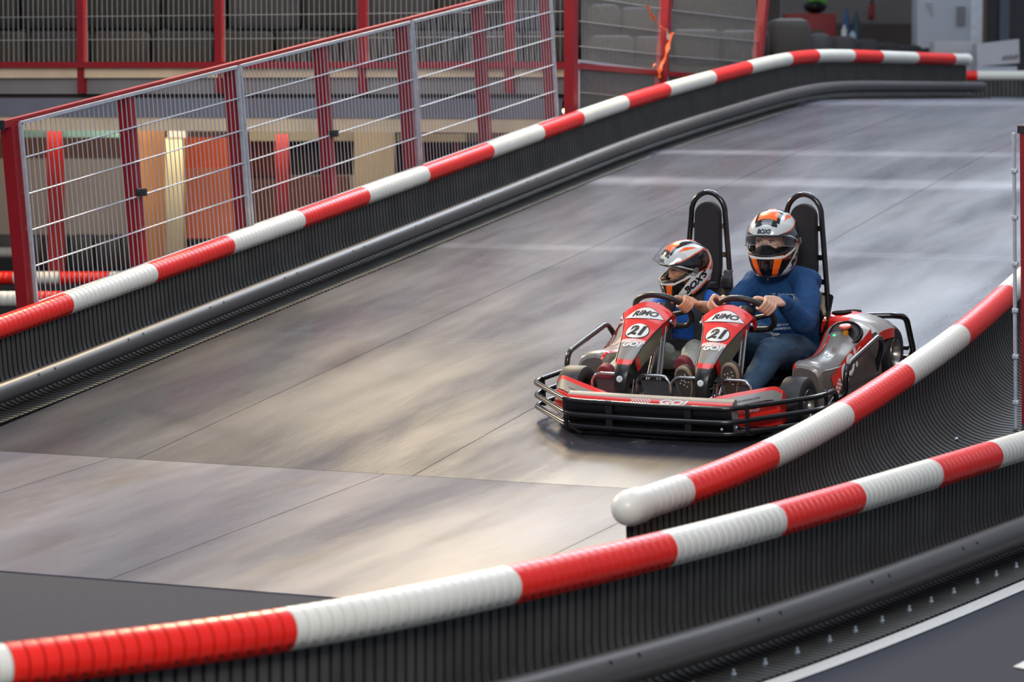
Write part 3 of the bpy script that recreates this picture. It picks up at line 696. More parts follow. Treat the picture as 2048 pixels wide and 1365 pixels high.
o = MB(); o.box((-12, 58.2, 5.4), (56, .4, 7.1)); tag(o.build('wall_back', mat('hall_wall_grey', (120, 120, 124), .85, 0, .08, .5), None, 0), kind='structure')
# ------------------------------------------------------------------ the kart (local axes: x = right in view, y = towards the rear, z = up)
SLA = atan(.136); YAWK = -.04
KM = Matrix.Rotation(SLA, 3, 'X') @ Matrix.Rotation(YAWK, 3, 'Z')
KO = V3((0, 0, .318))
kart = thing('go_kart', 'twin seat red and grey racing kart numbered 21 coming down the ramp', 'go kart', KO, None, KM)
M_tube = mat('gloss_black_tube', (18, 18, 19), .22, 0, .1, 10, 0, 60, .4)
M_tyr = mat('tyre_rubber', (40, 41, 44), .55, 0, .15, 12)
M_rim = mat('alloy_rim', (150, 146, 140), .3, .85, .06, 10)
M_kr = mat('gloss_red', (232, 44, 36), .25, 0, .03, 4, 0, 60, .5)
M_kg = mat('gloss_warm_grey', (134, 130, 125), .34, .1, .04, 4, 0, 60, .35)
M_ko = mat('olive_grey', (126, 122, 98), .3, .1, .06, 4, 0, 60, .4)
M_kt = mat('taupe_panel', (104, 97, 92), .3, .1, .06, 4, 0, 60, .4)
M_kw = mat('decal_white', (232, 230, 226), .35, 0, .02, 4)
M_kb = mat('decal_black', (16, 16, 17), .35, 0, .04, 6)
M_kp = mat('decal_pink', (240, 150, 140), .4, 0, .04, 40)
M_chr = mat('chrome_tube', (190, 190, 190), .14, .95, .04, 10)
M_steel = mat('floor_plate', (120, 120, 124), .4, .6, .15, 6)
M_matte = mat('matte_black_pad', (34, 32, 34), .85, 0, .15, 30, .3, 400)
M_seat = mat('black_seat_shell', (20, 20, 22), .6, 0, .1, 6)
M_strap = mat('black_webbing', (40, 40, 43), .7, 0, .15, 50)
M_hole2 = mat('matte_black_recess', (8, 8, 9), .95, 0, .1, 8, 0, 60, 0, None, .05)
# --- bumpers and bars
fb = MB()
for i, (z, ex) in enumerate(((.19, 0), (.125, .012), (.065, -.005))):
    L = [(-.74, .13, z), (-.775, -.07, z), (-.765, -.13, z), (-.43, -.455 - ex, z - (.0)), (0, -.475 - ex, z), (.43, -.455 - ex, z), (.765, -.10, z)]
    if i == 0: L += [(.765, .08, z - .01), (.765, .11, .13)]
    else: L += [(.775, -.02, z), (.74, .13, z)]
    fb.tube(fillet(L, .08), .0135 if i < 2 else .0145, 10)
bump = fb.build('front_bumper', M_tube, kart, 60)
for x, y in ((-.20, -.468), (.22, -.468), (-.45, -.445), (.5, -.40), (-.76, -.06), (.76, -.02)):
    m = MB(); m.box((x, y + .004, .128), (.035 if abs(x) < .4 else .018, .012, .15)); m.build('bumper_upright', M_tube, bump, 0)
for x, z in ((.40, .095), (.46, .1)):
    m = MB(); m.ball((x, -.478 if x < .43 else -.44, z), .008, 6); m.build('bumper_bolt', M_bolt, bump, 180)
for sg in (-1, 1):
    m = MB(); m.tube(fillet([(sg * .70, .20, .10), (sg * .765, .23, .12), (sg * .765, .25, .26), (sg * .765, .74, .315), (sg * .755, .80, .25), (sg * .70, .82, .09)], .06), .0145, 12)
    m.tube(fillet([(sg * .74, .13, .07), (sg * .765, .26, .075), (sg * .74, .82, .085), (sg * .68, .86, .085)], .05), .013, 10)
    m.build('side_bar', M_tube, kart, 60)
m = MB()
m.tube(fillet([(.52, 1.22, .31), (.66, 1.26, .31), (.70, 1.32, .29), (.72, 1.36, .10), (.70, 1.36, .06), (0, 1.38, .06), (-.70, 1.36, .06), (-.72, 1.36, .10), (-.70, 1.32, .27), (-.52, 1.22, .28)], .09), .0165, 12)
m.tube([(-.7, 1.34, .12), (0, 1.36, .12), (.7, 1.34, .12)], .013, 10); m.build('rear_bumper', M_tube, kart, 60)
m = MB(); m.box((0, .36, .048), (1.02, 1.42, .012), None, 0, .004); m.build('floor_plate', M_steel, kart, 30)
m = MB()
for x in (-.5, -.04, .04, .5): m.tube([(x, -.38, .06), (x, 1.25, .06)], .016, 8)
for y in (-.36, 0.0, .5, 1.1): m.tube([(-.66 if y in (0., 1.1) else -.5, y, .07), (.66 if y in (0., 1.1) else .5, y, .07)], .016, 8)
m.build('chassis_frame', M_tube, kart, 60)
# --- wheels
def wheel(x, y, r, w, rr, out):
    M0 = Matrix.Translation((x, y, r)) @ Matrix.Rotation(pi / 2, 4, 'Y'); h = w / 2
    m = MB(); m.lathe([(rr, -h * .86), (rr + .012, -h), (r * .86, -h), (r * .965, -h * .86), (r, -h * .6), (r, h * .6), (r * .965, h * .86), (r * .86, h), (rr + .012, h), (rr, h * .86), (rr - .004, 0), (rr, -h * .86)], M0, 48)
    t = m.build('tyre', M_tyr, kart, 40)
    m = MB(); s = out
    m.lathe([(0, s * h * .35), (.028, s * h * .35), (.03, s * h * .62), (.018, s * h * .8), (0, s * h * .8)], M0, 24)
    m.lathe([(.03, s * h * .2), (rr * .8, s * h * .25), (rr * .86, s * h * .75), (rr + .006, s * h * 1.02), (rr + .008, s * h * .95), (rr, s * h * .1)], M0, 40)
    q = m.build('rim', M_rim, t, 40)
    for k in range(5):
        a = 2 * pi * k / 5; m = MB(); m.ball((x + s * h * .32, y + cos(a) * rr * .55, r + sin(a) * rr * .55), .007, 5); m.build('wheel_nut', M_bolt, q, 180)
for sg in (-1, 1):
    wheel(sg * .60, 0, .128, .125, .062, sg); wheel(sg * .605, 1.13, .142, .2, .068, sg)
m = MB(); m.tube([(-.6, 1.13, .142), (.6, 1.13, .142)], .018, 10); m.build('rear_axle', M_chr, kart, 60)
# --- front fairing: centre spoiler and two raised wings
def strip(name, secs, mats, mi_fn, parent, sub=4, cm=None):
    mb = MB(); n = len(secs[0]); cols = [cat([V3(s_[i]) for s_ in secs], sub) for i in range(n)]; rows = [list(r) for r in zip(*cols)]
    vs = [p for r in rows for p in r]; fs = []; ms = []
    for k in range(len(rows) - 1):
        for i in range(n - 1): fs.append((k * n + i, (k + 1) * n + i, (k + 1) * n + i + 1, k * n + i + 1)); ms.append(mi_fn(i))
    mb.v = [tuple(v) for v in vs]; mb.f = fs; mb.m = ms
    mb.add(rows[0], [tuple(range(n))], cm[0] if cm else mi_fn(n - 2)); mb.add(rows[-1], [tuple(range(n - 1, -1, -1))], cm[1] if cm else mi_fn(n - 2))
    o = mb.build(name, mats, parent, 42); return o
secs = []
for x in [-.44 + .08 * i for i in range(12)]:
    c = .008 * (1 - (x / .44) ** 2)
    secs.append([(x, -.36, .06), (x, -.42 - c, .07), (x, -.445 - c, .16), (x, -.443 - c, .195), (x, -.427 - c, .2145), (x, -.395 - c, .225), (x, -.38 - c, .223), (x, -.37 - c, .19)])
ff = strip('front_spoiler', secs, [M_kb, M_kr, mat('satin_grey', (142, 139, 136), .55, 0, .04, 4, 0, 60, 0, None, .25)], lambda i: 0 if i < 3 else (1 if i in (3,) else 2), kart)
for sg in (-1, 1):
    secs = []
    for i in range(13):
        t = i / 12; x = sg * (.26 + .345 * t); yb = -.36 + .13 * t ** 1.3; zt = .203 + .062 * t ** .75; y0 = -.405 + .175 * t ** 1.4
        dz = 0 if t < .9 else (t - .9) * .3
        secs.append([(x, y0, .07), (x, y0 - .015, .13), (x, y0 - .002, zt - .075 - dz), (x, y0 + .008, zt - .062 - dz), (x, y0 + .008 + (yb + .037 - y0) * .72, zt - .020 - dz), (x, yb + .045, zt - .004 - dz), (x, yb + .075, zt - .03 - dz), (x, yb + .075, .07)])
    fw = strip('fairing_wing', secs, [M_kr, M_kg, M_kr, M_kb], lambda i: (0, 0, 3, 1, 2, 2, 2)[i] if i != 2 else 0, kart, 4, (3, 0))
    # dark dividing line and lettering
    m = MB(); P = [V3(s[3]) + V3((0, -.002, .001)) for s in secs[:12]]; m.tube(P, .0035, 6); m.build('dark_trim_line', M_kb, fw, 60)
    vs, fs = text2d('www.kartbahn.net', .021, .2, .0002, 1.0); m = MB(); pts = []
    for a, b in vs:
        t = .52 + sg * a / .36; t = min(.95, max(.02, t)); k = t * 12; i = min(11, int(k)); f_ = k - i
        A_ = [V3(secs[i][j]).lerp(V3(secs[i + 1][j]), f_) for j in (3, 4, 5)]; bb = (b + .014) / .05
        pts.append((A_[0].lerp(A_[1], .25 + .7 * bb) if bb < 1.07 else A_[1]) + V3((0, -.0006, .0022)))
    m.add(pts, fs); m.build('wing_lettering', M_kb, fw, 0, False)
    vs, fs = text2d('MHS', .026, .35, .0008, 1.3); m = MB(); pts = []
    for a, b in vs:
        t = .66 + sg * a / .36; k = t * 12; i = min(11, int(k)); f_ = k - i
        A_ = [V3(secs[i][j]).lerp(V3(secs[i + 1][j]), f_) for j in (1, 2)]; pts.append(A_[0].lerp(A_[1], .55 + b / .07) + V3((0, -.0025, 0)))
    m.add(pts, fs); m.build('wing_lettering', M_kw, fw, 0, False)
# centre lettering on the spoiler top: check band and GO!
m = MB()
def sp(x, f): c = .008 * (1 - (x / .44) ** 2); return V3((x, -.4435 - c + f * .0145, .1975 + f * .0175))
for i in range(14):
    for j in range(3):
        if (i + j) % 2 == 0:
            x = -.09 + i * .0075; m.quad(sp(x, j / 3), sp(x + .0075, j / 3), sp(x + .0075, (j + 1) / 3), sp(x, (j + 1) / 3))
m.build('check_band', M_kw, ff, 0)
vs, fs = text2d('GO!', .05, .25, .003, 1.6); m = MB(); m.add([sp(.13 + a, (b + .018) / .036) for a, b in vs], fs); m.build('spoiler_lettering', M_kw, ff, 0, False)
# --- nose cones
NP = [(-.285, .085, .033, .045), (-.292, .16, .031, .05), (-.292, .22, .031, .056), (-.284, .27, .033, .064), (-.268, .305, .037, .073), (-.238, .336, .044, .085), (-.19, .370, .053, .098), (-.135, .405, .062, .108), (-.08, .435, .076, .112), (-.03, .463, .091, .11), (.02, .488, .107, .10), (.065, .518, .123, .085), (.10, .542, .131, .066), (.122, .560, .134, .05)]
NPV = cat([V3(p[:3]) for p in NP], 5); NPD = [q.x for q in cat([V3((p[3], 0, 0)) for p in NP], 5)]
NL = [0.]
for a, b in zip(NPV, NPV[1:]): NL.append(NL[-1] + hypot(b.x - a.x, b.y - a.y))
def nose_at(L):
    i = max(0, min(len(NL) - 2, next((k for k in range(len(NL) - 1) if NL[k + 1] >= L), len(NL) - 2))); t = (L - NL[i]) / (NL[i + 1] - NL[i])
    p = NPV[i].lerp(NPV[i + 1], t); d = NPV[i + 1] - NPV[i]; l = hypot(d.x, d.y); n = V3((0, -d.y / l, d.x / l))
    return p, n, V3((0, d.x / l, d.y / l))
def nsurf(xc, a, L, off=.0):
    p, n, tg = nose_at(L); w = p.z; s = max(-1., min(1., a / w)); bul = .22 * w * (1 - s * s)
    top = max(0., (L - NL[-1] * .82) / (NL[-1] * .18)); drop = .055 * s * s * top
    return V3((xc + a, p.x, p.y)) + n * (bul + off) - tg * drop
for sg in (-1, 1):
    xc = sg * .217; mb = MB(); S = [-1 + .125 * i for i in range(17)]; rows = []
    for k, L in enumerate(NL):
        p, n, tg = nose_at(L); w = p.z; dp = NPD[k]; row = [nsurf(xc, s * w, L) for s in S]
        lft = [row[0] - n * dp * f + V3((w * .22 * f, 0, 0)) for f in (1, .75, .5, .25)]; rgt = [row[-1] - n * dp * f - V3((w * .22 * f, 0, 0)) for f in (.25, .5, .75, 1)]
        rows.append(lft + row + rgt)
    n_ = len(rows[0])
    def zone(k, i):
        L = NL[k]; f = L / NL[-1]; side = i < 4 or i >= 20; s = S[i - 4] if not side and i - 4 < len(S) else 1.
        if f < .385 - (.0 if side else .022 * (1 - s * s)) + (.05 if side else 0): return 0
        if f < .425 - (.0 if side else .022 * (1 - s * s)) + (.05 if side else 0): return 1
        if side: return 1 if f > .80 else 3
        if f < .60 - .028 * (1 - s * s): return 2
        return 1
    vs = [p for r in rows for p in r]; fs = []; ms = []
    for k in range(len(rows) - 1):
        for i in range(n_ - 1): fs.append((k * n_ + i, (k + 1) * n_ + i, (k + 1) * n_ + i + 1, k * n_ + i + 1)); ms.append(zone(k, i))
    o_ = len(mb.v); mb.v += [tuple(v) for v in vs]; mb.f += fs; mb.m += ms
    # top lip folding back
    last = rows[-1]; lip = [p + V3((0, .035, -.012)) for p in last]; lip2 = [p + V3((0, .05, -.05)) for p in last]
    mb.loft([last, lip, lip2], False, False, 1)
    cone = mb.build('nose_cone', [M_kb, M_kr, M_kg, M_ko], kart, 50, False)
    # thin dark edge line, bolts
    m = MB()
    m.tube([nsurf(xc, NPV[k].z, NL[k]) + V3((.001, -.001, .001)) for k in range(26, len(NL))], .0022, 5)
    m.tube([nsurf(xc, -NPV[k].z, NL[k]) + V3((-.001, -.001, .001)) for k in range(26, len(NL))], .0022, 5); m.build('dark_trim_line', M_kb, cone, 60)
    LT = NL[-1]
    m = MB(); p, n, tg = nose_at(.185); Mx = Matrix.Translation(nsurf(xc, 0, .185, 0)) @ Matrix((V3((1, 0, 0)), tg, n)).transposed().to_4x4()
    m.lathe([(0, 0), (.0165, 0), (.0165, .002), (.011, .006), (.006, .006), (.005, .004), (0, .004)], Mx, 20); m.build('nose_bolt', mat('white_bolt', (214, 216, 218), .35), cone, 30)
    for s_ in (-1, 1):
        m = MB(); m.ball(nsurf(xc, s_ * NPV[-6].z, NL[-9]) + V3((s_ * .004, 0, -.014)), .009, 8); m.build('side_bolt', M_bolt, cone, 180)
    def dec(nm, v2, L0, m_, off, par=cone, a0=0.):
        m = MB(); m.add([nsurf(xc, a0 + a, L0 + b, off) for a, b in v2[0]], v2[1]); return m.build(nm, m_, par, 0, False)
    # badge: lens grid so that it follows the surface
    def lens(w, h0, h1, n=20, k=5):
        vs = []; fs = []
        for i in range(n + 1):
            u = -1 + 2 * i / n; hi = h1 * (1 - u * u); lo = -h0 * (1 - u * u)
            for j in range(k + 1): vs.append((w * u, lo + (hi - lo) * j / k))
        for i in range(n):
            for j in range(k): q = i * (k + 1) + j; fs.append((q, q + k + 1, q + k + 2, q + 1))
        return vs, fs
    LB = LT * .868
    dec('badge_outline', lens(.112, .027, .052), LB, M_kb, .0012); bd = dec('badge', lens(.107, .024, .048), LB, M_kw, .0024)
    dec('badge_lettering', text2d('RiMO', .043, .35, .0016, 1.3), LB + .010, M_kb, .0036, bd); dec('badge_red_dot', ([(-.021, .0235), (-.012, .0235), (-.010, .0295), (-.019, .0295)], [(0, 1, 2, 3)]), LB, M_kr, .004, bd)
    dec('badge_small_print', ([(-.04, -.018), (.045, -.018), (.045, -.0155), (-.04, -.0155)], [(0, 1, 2, 3)]), LB, mat('small_grey_print', (150, 148, 146), .5), .0036, bd)
    def gdisc(r, sy):
        vs = [(0, 0)]; fs = []
        for q in (.5, 1.):
            vs += [(r * q * cos(2 * pi * i / 32), r * q * sy * sin(2 * pi * i / 32)) for i in range(32)]
        for i in range(32): j = (i + 1) % 32; fs += [(0, 1 + i, 1 + j), (1 + i, 33 + i, 33 + j, 1 + j)]
        return vs, fs
    LN = LT * .70
    dec('number_ring', gdisc(.0655, .83), LN, M_kb, .0012); rd = dec('number_roundel', gdisc(.0605, .83), LN, M_kw, .0024)
    dec('number', text2d('21', .083, .22, .0045, 1.08), LN - .001, M_kb, .0036, rd)
    # checked band and GO!
    LC = LT * .588; bw = .064; vs = []; fs = []
    m = MB()
    for i in range(16):
        for j in range(3):
            a0 = -bw + i * bw / 8; q = [(a0, j * .0075), (a0 + bw / 8, j * .0075), (a0 + bw / 8, (j + 1) * .0075), (a0, (j + 1) * .0075)]
            m.add([nsurf(xc, a, LC + b, .0014) for a, b in q], [(0, 1, 2, 3)], (i + j) % 2)
    m.build('check_band', [M_kp, M_kw], cone, 0, False)
    dec('nose_lettering', text2d('GO!', .042, .25, .0022, 1.25), LC - .016, M_kw, .002)
# --- steering wheels
for sg in (-1, 1):
    c = V3((sg * .225, .285, .492)); R3 = Matrix.Rotation(radians(43), 3, 'X'); mb = MB(); r = .148
    pts = []
    for k in range(48):
        a = 2 * pi * k / 48; x, y = r * cos(a), r * sin(a)
        if sin(a) < -.75: y = -r * .75 + (y + r * .75) * .3
        pts.append(c + R3 @ V3((x, 0, 0)) + R3 @ V3((0, 0, y)))
    mb.tube(pts, .0155, 12, True); sw = mb.build('steering_wheel', M_matte if False else mat('wheel_grip', (38, 37, 38), .42, 0, .12, 20), kart, 180)
    mb = MB()
    for a in (0.1, pi - .1, 1.5 * pi):
        q = c + R3 @ V3((r * cos(a) * .98, 0, r * sin(a) * (.98 if a < 4 else .78))); mb.tube([c + R3 @ V3((0, -.03, 0)), q], [.016, .011], 8)
    mb.lathe([(0, -.03), (.045, -.03), (.045, .0), (.0, .006)], Matrix.Translation(c) @ (R3 @ Matrix.Rotation(pi / 2, 3, 'X')).to_4x4(), 20); mb.build('wheel_spokes', M_black, sw, 40)
    mb = MB(); mb.tube([c + R3 @ V3((0, -.03, 0)), V3((sg * .20, -.05, .13))], .011, 10); mb.build('steering_column', M_chr, kart, 60)
    mb = MB(); mb.tube([(sg * .217 + .085, .06, .47), (sg * .217 + .075, -.06, .07)], .0075, 8); mb.tube([(sg * .217 + .105, .06, .47), (sg * .217 + .09, -.06, .07)], .0075, 8); mb.tube([(sg * .217 + .035, -.2, .25), (sg * .217 + .02, -.24, .08)], .004, 6); mb.build('nose_stay', M_chr, kart, 60)
# --- pedals: curved black plate with chrome hoop
for x, y in ((-.33, -.18), (-.09, -.17), (.10, -.18), (.345, -.18)):
    mb = MB(); P = fillet([(x - .088, y - .02, .075), (x - .09, y, .235), (x - .06, y, .268), (x + .06, y, .268), (x + .09, y, .235), (x + .088, y - .02, .075)], .04); mb.tube(P, .0085, 10); pd = mb.build('pedal_hoop', M_chr, kart, 60)
    mb = MB(); rows = []
    for k in range(9):
        a = k / 8; yy = y + .012 + .02 * sin(a * pi) + .03 * (1 - a); zz = .075 + .165 * a; w_ = .078
        rows.append([V3((x - w_, yy, zz)), V3((x - w_ * .4, yy + .012, zz)), V3((x + w_ * .4, yy + .012, zz)), V3((x + w_, yy, zz)), V3((x + w_, yy + .006, zz + .002)), V3((x - w_, yy + .006, zz + .002))])
    mb.loft(rows, True, True); mb.build('heel_plate', mat('dark_steel_plate', (118, 118, 122), .34, .5, .12, 6), pd, 60)
    mb = MB(); mb.box((x - .05, y + .01, .085), (.03, .03, .03), None, 0, .004); mb.build('pedal_clamp', M_bolt, pd, 30)
# --- seats, hoops, cushions
for sg in (-1, 1):
    xs = sg * .27; mb = MB(); rows = []
    for k in range(14):
        t = k / 13
        if t < .45: q = t / .45; y = .50 + .32 * q; z = .115 - .02 * q; tilt = 0
        else: q = (t - .45) / .55; y = .82 + .02 * q + .17 * q ** 1.2; z = .095 + .38 * q
        row = []
        for j in range(11):
            s = -1 + .2 * j; wing = abs(s) ** 3; w = .175
            if t < .45: p = V3((xs + s * w, y, z + .11 * wing))
            else: p = V3((xs + s * w, y - .10 * wing * (1 - q * .2), z + .05 * wing * (1 - q)))
            row.append(p)
        rows.append(row + [p + V3((0, .012, -.012)) for p in reversed(row)])
    mb.loft(rows, True, True); mb.build('seat', M_seat, kart, 60)
    yh = 1.0; B0 = V3((0, yh, 0))
    mb = MB(); W = .136
    P = [(xs - W - .005, .90, .20), (xs - W, .955, .44), (xs - W + .008, .97, .52), (xs - .098, 1.01, .85)]
    for k in range(1, 12):
        a = pi - pi * k / 12; P.append((xs + .098 * cos(a), 1.012 + .008 * sin(a), .87 + .115 * sin(a)))
    P += [(xs + .098, 1.01, .85), (xs + W - .008, .97, .52), (xs + W, .955, .44), (xs + W + .005, .90, .20)]
    mb.tube(P, .0145, 10)
    mb.tube([(xs + W + .02, .80, .10), (xs + W + .022, .90, .36), (xs + W + .004, .95, .46)], .012, 8); mb.tube([(xs - W - .02, .80, .10), (xs - W - .022, .90, .36), (xs - W - .004, .95, .46)], .012, 8)
    hp_ = mb.build('headrest_hoop', M_tube, kart, 60)
    for z, y, w in ((.81, 1.005, .10), (.66, .988, .118), (.535, .973, .13)):
        m2 = MB(); m2.box((xs, y, z), (w * 2, .012, .028)); m2.build('hoop_crossbar', M_tube, hp_, 0)
    mb = MB(); out = []; w = .072
    for k in range(13): a = pi - pi * k / 12; out.append((w * cos(a), .865 + w * 1.0 * sin(a)))
    out += [(w + .006, .60), (w - .005, .48), (-w + .005, .48), (-w - .006, .60)]
    f_ = [V3((xs + a, .955 + (b - .5) * .11, b)) for a, b in out]; b_ = [p + V3((0, .028, 0)) for p in f_]
    ins = [V3((xs + a * .93, .947 + (b - .5) * .11, .7 + (b - .7) * .97)) for a, b in out]
    mb.loft([ins, f_, b_], True, True); mb.build('headrest_pad', M_matte, hp_, 40)
# seat belt beside the child
xs = -.27
mb = MB(); rows = []
for p in cat([V3((-.15, .97, .575)), V3((-.135, .93, .585)), V3((-.125, .89, .54)), V3((-.11, .87, .42)), V3((-.09, .84, .28)), V3((-.10, .8, .14))], 4): rows.append([p + V3((-.025, 0, 0)), p + V3((.025, -.004, 0)), p + V3((.025, .004, 0)), p + V3((-.025, .008, 0))])
mb.loft(rows, True, True); sb = mb.build('seat_belt', M_strap, kart, 40)
for x0, x1 in ((-.175, -.165), (-.33, -.345)):
    mb = MB(); rows = []
    for p in cat([V3((x0, .80, .545)), V3((x0, .70, .545)), V3((x0, .625, .505)), V3(((x0 + x1) / 2, .592, .40)), V3((x1, .575, .30)), V3((x1 - .02, .575, .235))], 5): rows.append([p + V3((-.026, 0, 0)), p + V3((.026, 0, 0)), p + V3((.026, .006, .004)), p + V3((-.026, .006, .004))])
    mb.loft(rows, True, True); mb.build('shoulder_strap', M_strap, sb, 40)
mb = MB(); rows = []
for p in cat([V3((-.10, .78, .17)), V3((-.125, .65, .235)), V3((-.19, .575, .255)), V3((-.26, .56, .262)), V3((-.33, .575, .255)), V3((-.42, .65, .235)), V3((-.44, .78, .17))], 5): rows.append([p + V3((0, 0, -.03)), p + V3((0, -.006, .03)), p + V3((0, .004, .03)), p + V3((0, .008, -.03))])
mb.loft(rows, True, True); mb.build('lap_strap', M_strap, sb, 40)
mb = MB(); mb.box((-.128, .885, .535), (.062, .02, .05), Matrix.Rotation(-.3, 3, 'X'), 0, .006); mb.box((-.126, .872, .512), (.054, .018, .02), None, 0, .004); mb.build('belt_buckle', M_black, sb, 30)
# --- side pods
for sg in (-1, 1):
    S_ = [(.16, .262, .03), (.175, .282, .008), (.22, .288, 0), (.30, .276, 0), (.42, .264, 0), (.52, .268, 0), (.60, .288, 0), (.66, .316, 0), (.70, .335, 0), (.74, .346, 0), (.80, .352, 0), (.86, .354, 0)]
    secs = []
    for y, zt, ch in S_:
        o = .035 * max(0, (y - .5) / .36); q = max(0, min(1, (y - .3) / .4)) * .03
        secs.append([V3((sg * a, yy, z)) for a, yy, z in ((.51 + ch * .4 - q, y, .06), (.505 + ch * .4 - q, y, zt - .05), (.512 + ch * .4 - q, y, zt - .010), (.525 + ch * .3 - q, y, zt), (.565, y, zt + .003), (.615 - ch * .3, y, zt - .004), (.65 - ch * .5, y, zt - .018), (.668 + o - ch * .6, y, zt - .045), (.69 + o - ch, y, .15), (.69 + o - ch, y, .06))])
    pod = strip('side_pod', secs if sg > 0 else [list(s) for s in secs], [M_kg, M_kr, M_kg, M_kt], lambda i: (0, 0, 1, 0, 0, 0, 2, 3, 3)[i], kart)
    # outer side graphic: red swoosh, check band, GO!
    def side(yv, zv, off=.003):
        i = max(0, min(len(S_) - 2, next((k for k in range(len(S_) - 1) if S_[k + 1][0] >= yv), len(S_) - 2))); t = (yv - S_[i][0]) / (S_[i + 1][0] - S_[i][0])
        A_, B_ = secs[i][7].lerp(secs[i + 1][7], t), secs[i][8].lerp(secs[i + 1][8], t); return A_.lerp(B_, (A_.z - zv) / (A_.z - .15)) + V3((sg * off, 0, off * .3))
    m = MB(); P = [(.26, .06), (.42, .10), (.52, .14), (.62, .19), (.74, .25), (.80, .29)]
    rows = [[side(y, min(.12 + z * .5, 1)), side(y, .12 + z * .5 + .05 + (y - .26) * .04)] for y, z in P]
    m.loft(rows, False, False); m.build('red_swoosh', M_kr, pod, 0, False)
    m = MB()
    for i in range(9):
        for j in range(4):
            y = .24 + i * .014; z0 = .085 + j * .011 + i * .006; m.add([side(y, z0, .004), side(y + .014, z0 + .006, .004), side(y + .014, z0 + .017, .004), side(y, z0 + .011, .004)], [(0, 1, 2, 3)], (i + j) % 2)
    m.build('check_band', [M_kw, M_kr], pod, 0, False)
    vs, fs = text2d('GO!', .115, .15, .005, 1.1); m = MB(); m.add([side(.49 + sg * a, .188 + b + sg * a * .35, .006) for a, b in vs], fs); m.build('pod_lettering', M_kw, pod, 0, False)
    def topp(x, y): 
        i = max(0, min(len(S_) - 2, next((k for k in range(len(S_) - 1) if S_[k + 1][0] >= y), len(S_) - 2))); t = (y - S_[i][0]) / (S_[i + 1][0] - S_[i][0]); return V3((sg * x, y, S_[i][1] + (S_[i + 1][1] - S_[i][1]) * t + .0065))
    m = MB(); vs, fs = text2d('KART', .05, 0, .001, 1.); m.add([topp(.595 - b * .7, .50 + a) for a, b in vs], fs); m.build('pod_lettering', mat('dark_red_print', (120, 40, 42), .5), pod, 0, False)
    m = MB(); rows = [[topp(.540 - (y - .3) * .06, y), topp(.549 - (y - .3) * .06, y)] for y in (.3, .4, .5, .6, .66)]; m.loft(rows, False, False); m.build('red_pinstripe', M_kr, pod, 0, False)
    m = MB(); m.tube([p + V3((sg * .0015, 0, .001)) for p in cat([q[7] for q in secs[2:8]], 5)], .0024, 6); m.build('pod_edge_highlight', M_kw, pod, 60)  # white line stands in for the highlight along the pod edge
    # emergency button recess on the driver's pod
    if sg > 0:
        c = V3((.60, .695, .328)); m = MB(); Mx = Matrix.Translation(c) @ Matrix.Rotation(radians(48), 4, 'X'); out = []
        m.lathe([(.0, .004), (.068, .004), (.078, .006), (.082, .012), (.088, .010), (.09, -.01)], Mx @ Matrix.Scale(.8, 4, (0, 1, 0)), 36); rc = m.build('button_bezel', M_black, pod, 50)
        My = Matrix.Translation(c + V3((0, -.004, -.004))) @ Matrix.Rotation(radians(8), 4, 'X')
        m = MB(); m.lathe([(0, -.01), (.015, -.01), (.015, .028), (.013, .032), (0, .032)], My, 24); bs = m.build('button_stem', mat('amber_stem', (226, 150, 40), .4), rc, 40)
        m = MB(); m.lathe([(.0, .030), (.018, .030), (.030, .037), (.033, .044), (.029, .050), (0, .054)], My, 24); m.build('emergency_button', mat('orange_red_button', (226, 84, 56), .35), rc, 40)
        m = MB(); m.ball(Mx @ V3((-.054, -.022, .012)), .009, 8); m.ball(Mx @ V3((-.034, -.042, .012)), .006, 8); m.build('green_lamp', emis('green_lamp_glow', (60, 255, 110), 1.5), rc, 180)
# --- rear body
for sg in (-1, 1):
    secs = []
    for y, zt, xo in ((.86, .345, .70), (.90, .362, .705), (.98, .364, .71), (1.08, .352, .71), (1.16, .332, .70), (1.25, .29, .69)):
        secs.append([V3((sg * a, y, z)) for a, z in ((.40, zt - .12), (.40, zt - .02), (.41, zt + .006), (.44, zt + .012), (.50, zt + .010), (.55, zt + .004), (.60, zt - .01), (.66, zt - .03), (xo, zt - .07), (xo, zt - .12))])
    rc = strip('rear_cover', secs, [M_kg, M_kr, M_kg, M_kb], lambda i: 3 if i == 0 else 1 if i < 5 or i == 8 else 0, kart)
    for x, y, zz in ((.47, .985, .3755), (.475, 1.12, .353)):
        m = MB(); Mx = Matrix.Translation((sg * x, y, zz)); m.lathe([(0, .0015), (.04, .0015), (.046, .003), (.049, -.002)], Mx @ Matrix.Rotation(-.1, 4, 'X') @ Matrix.Scale(1.5, 4, (0, 1, 0)), 28); m.build('vent_hole', M_hole2, rc, 50)
m = MB(); m.box((0, 1.02, .20), (.46, .36, .22), None, 0, .03); m.build('engine_box', M_black, kart, 40)
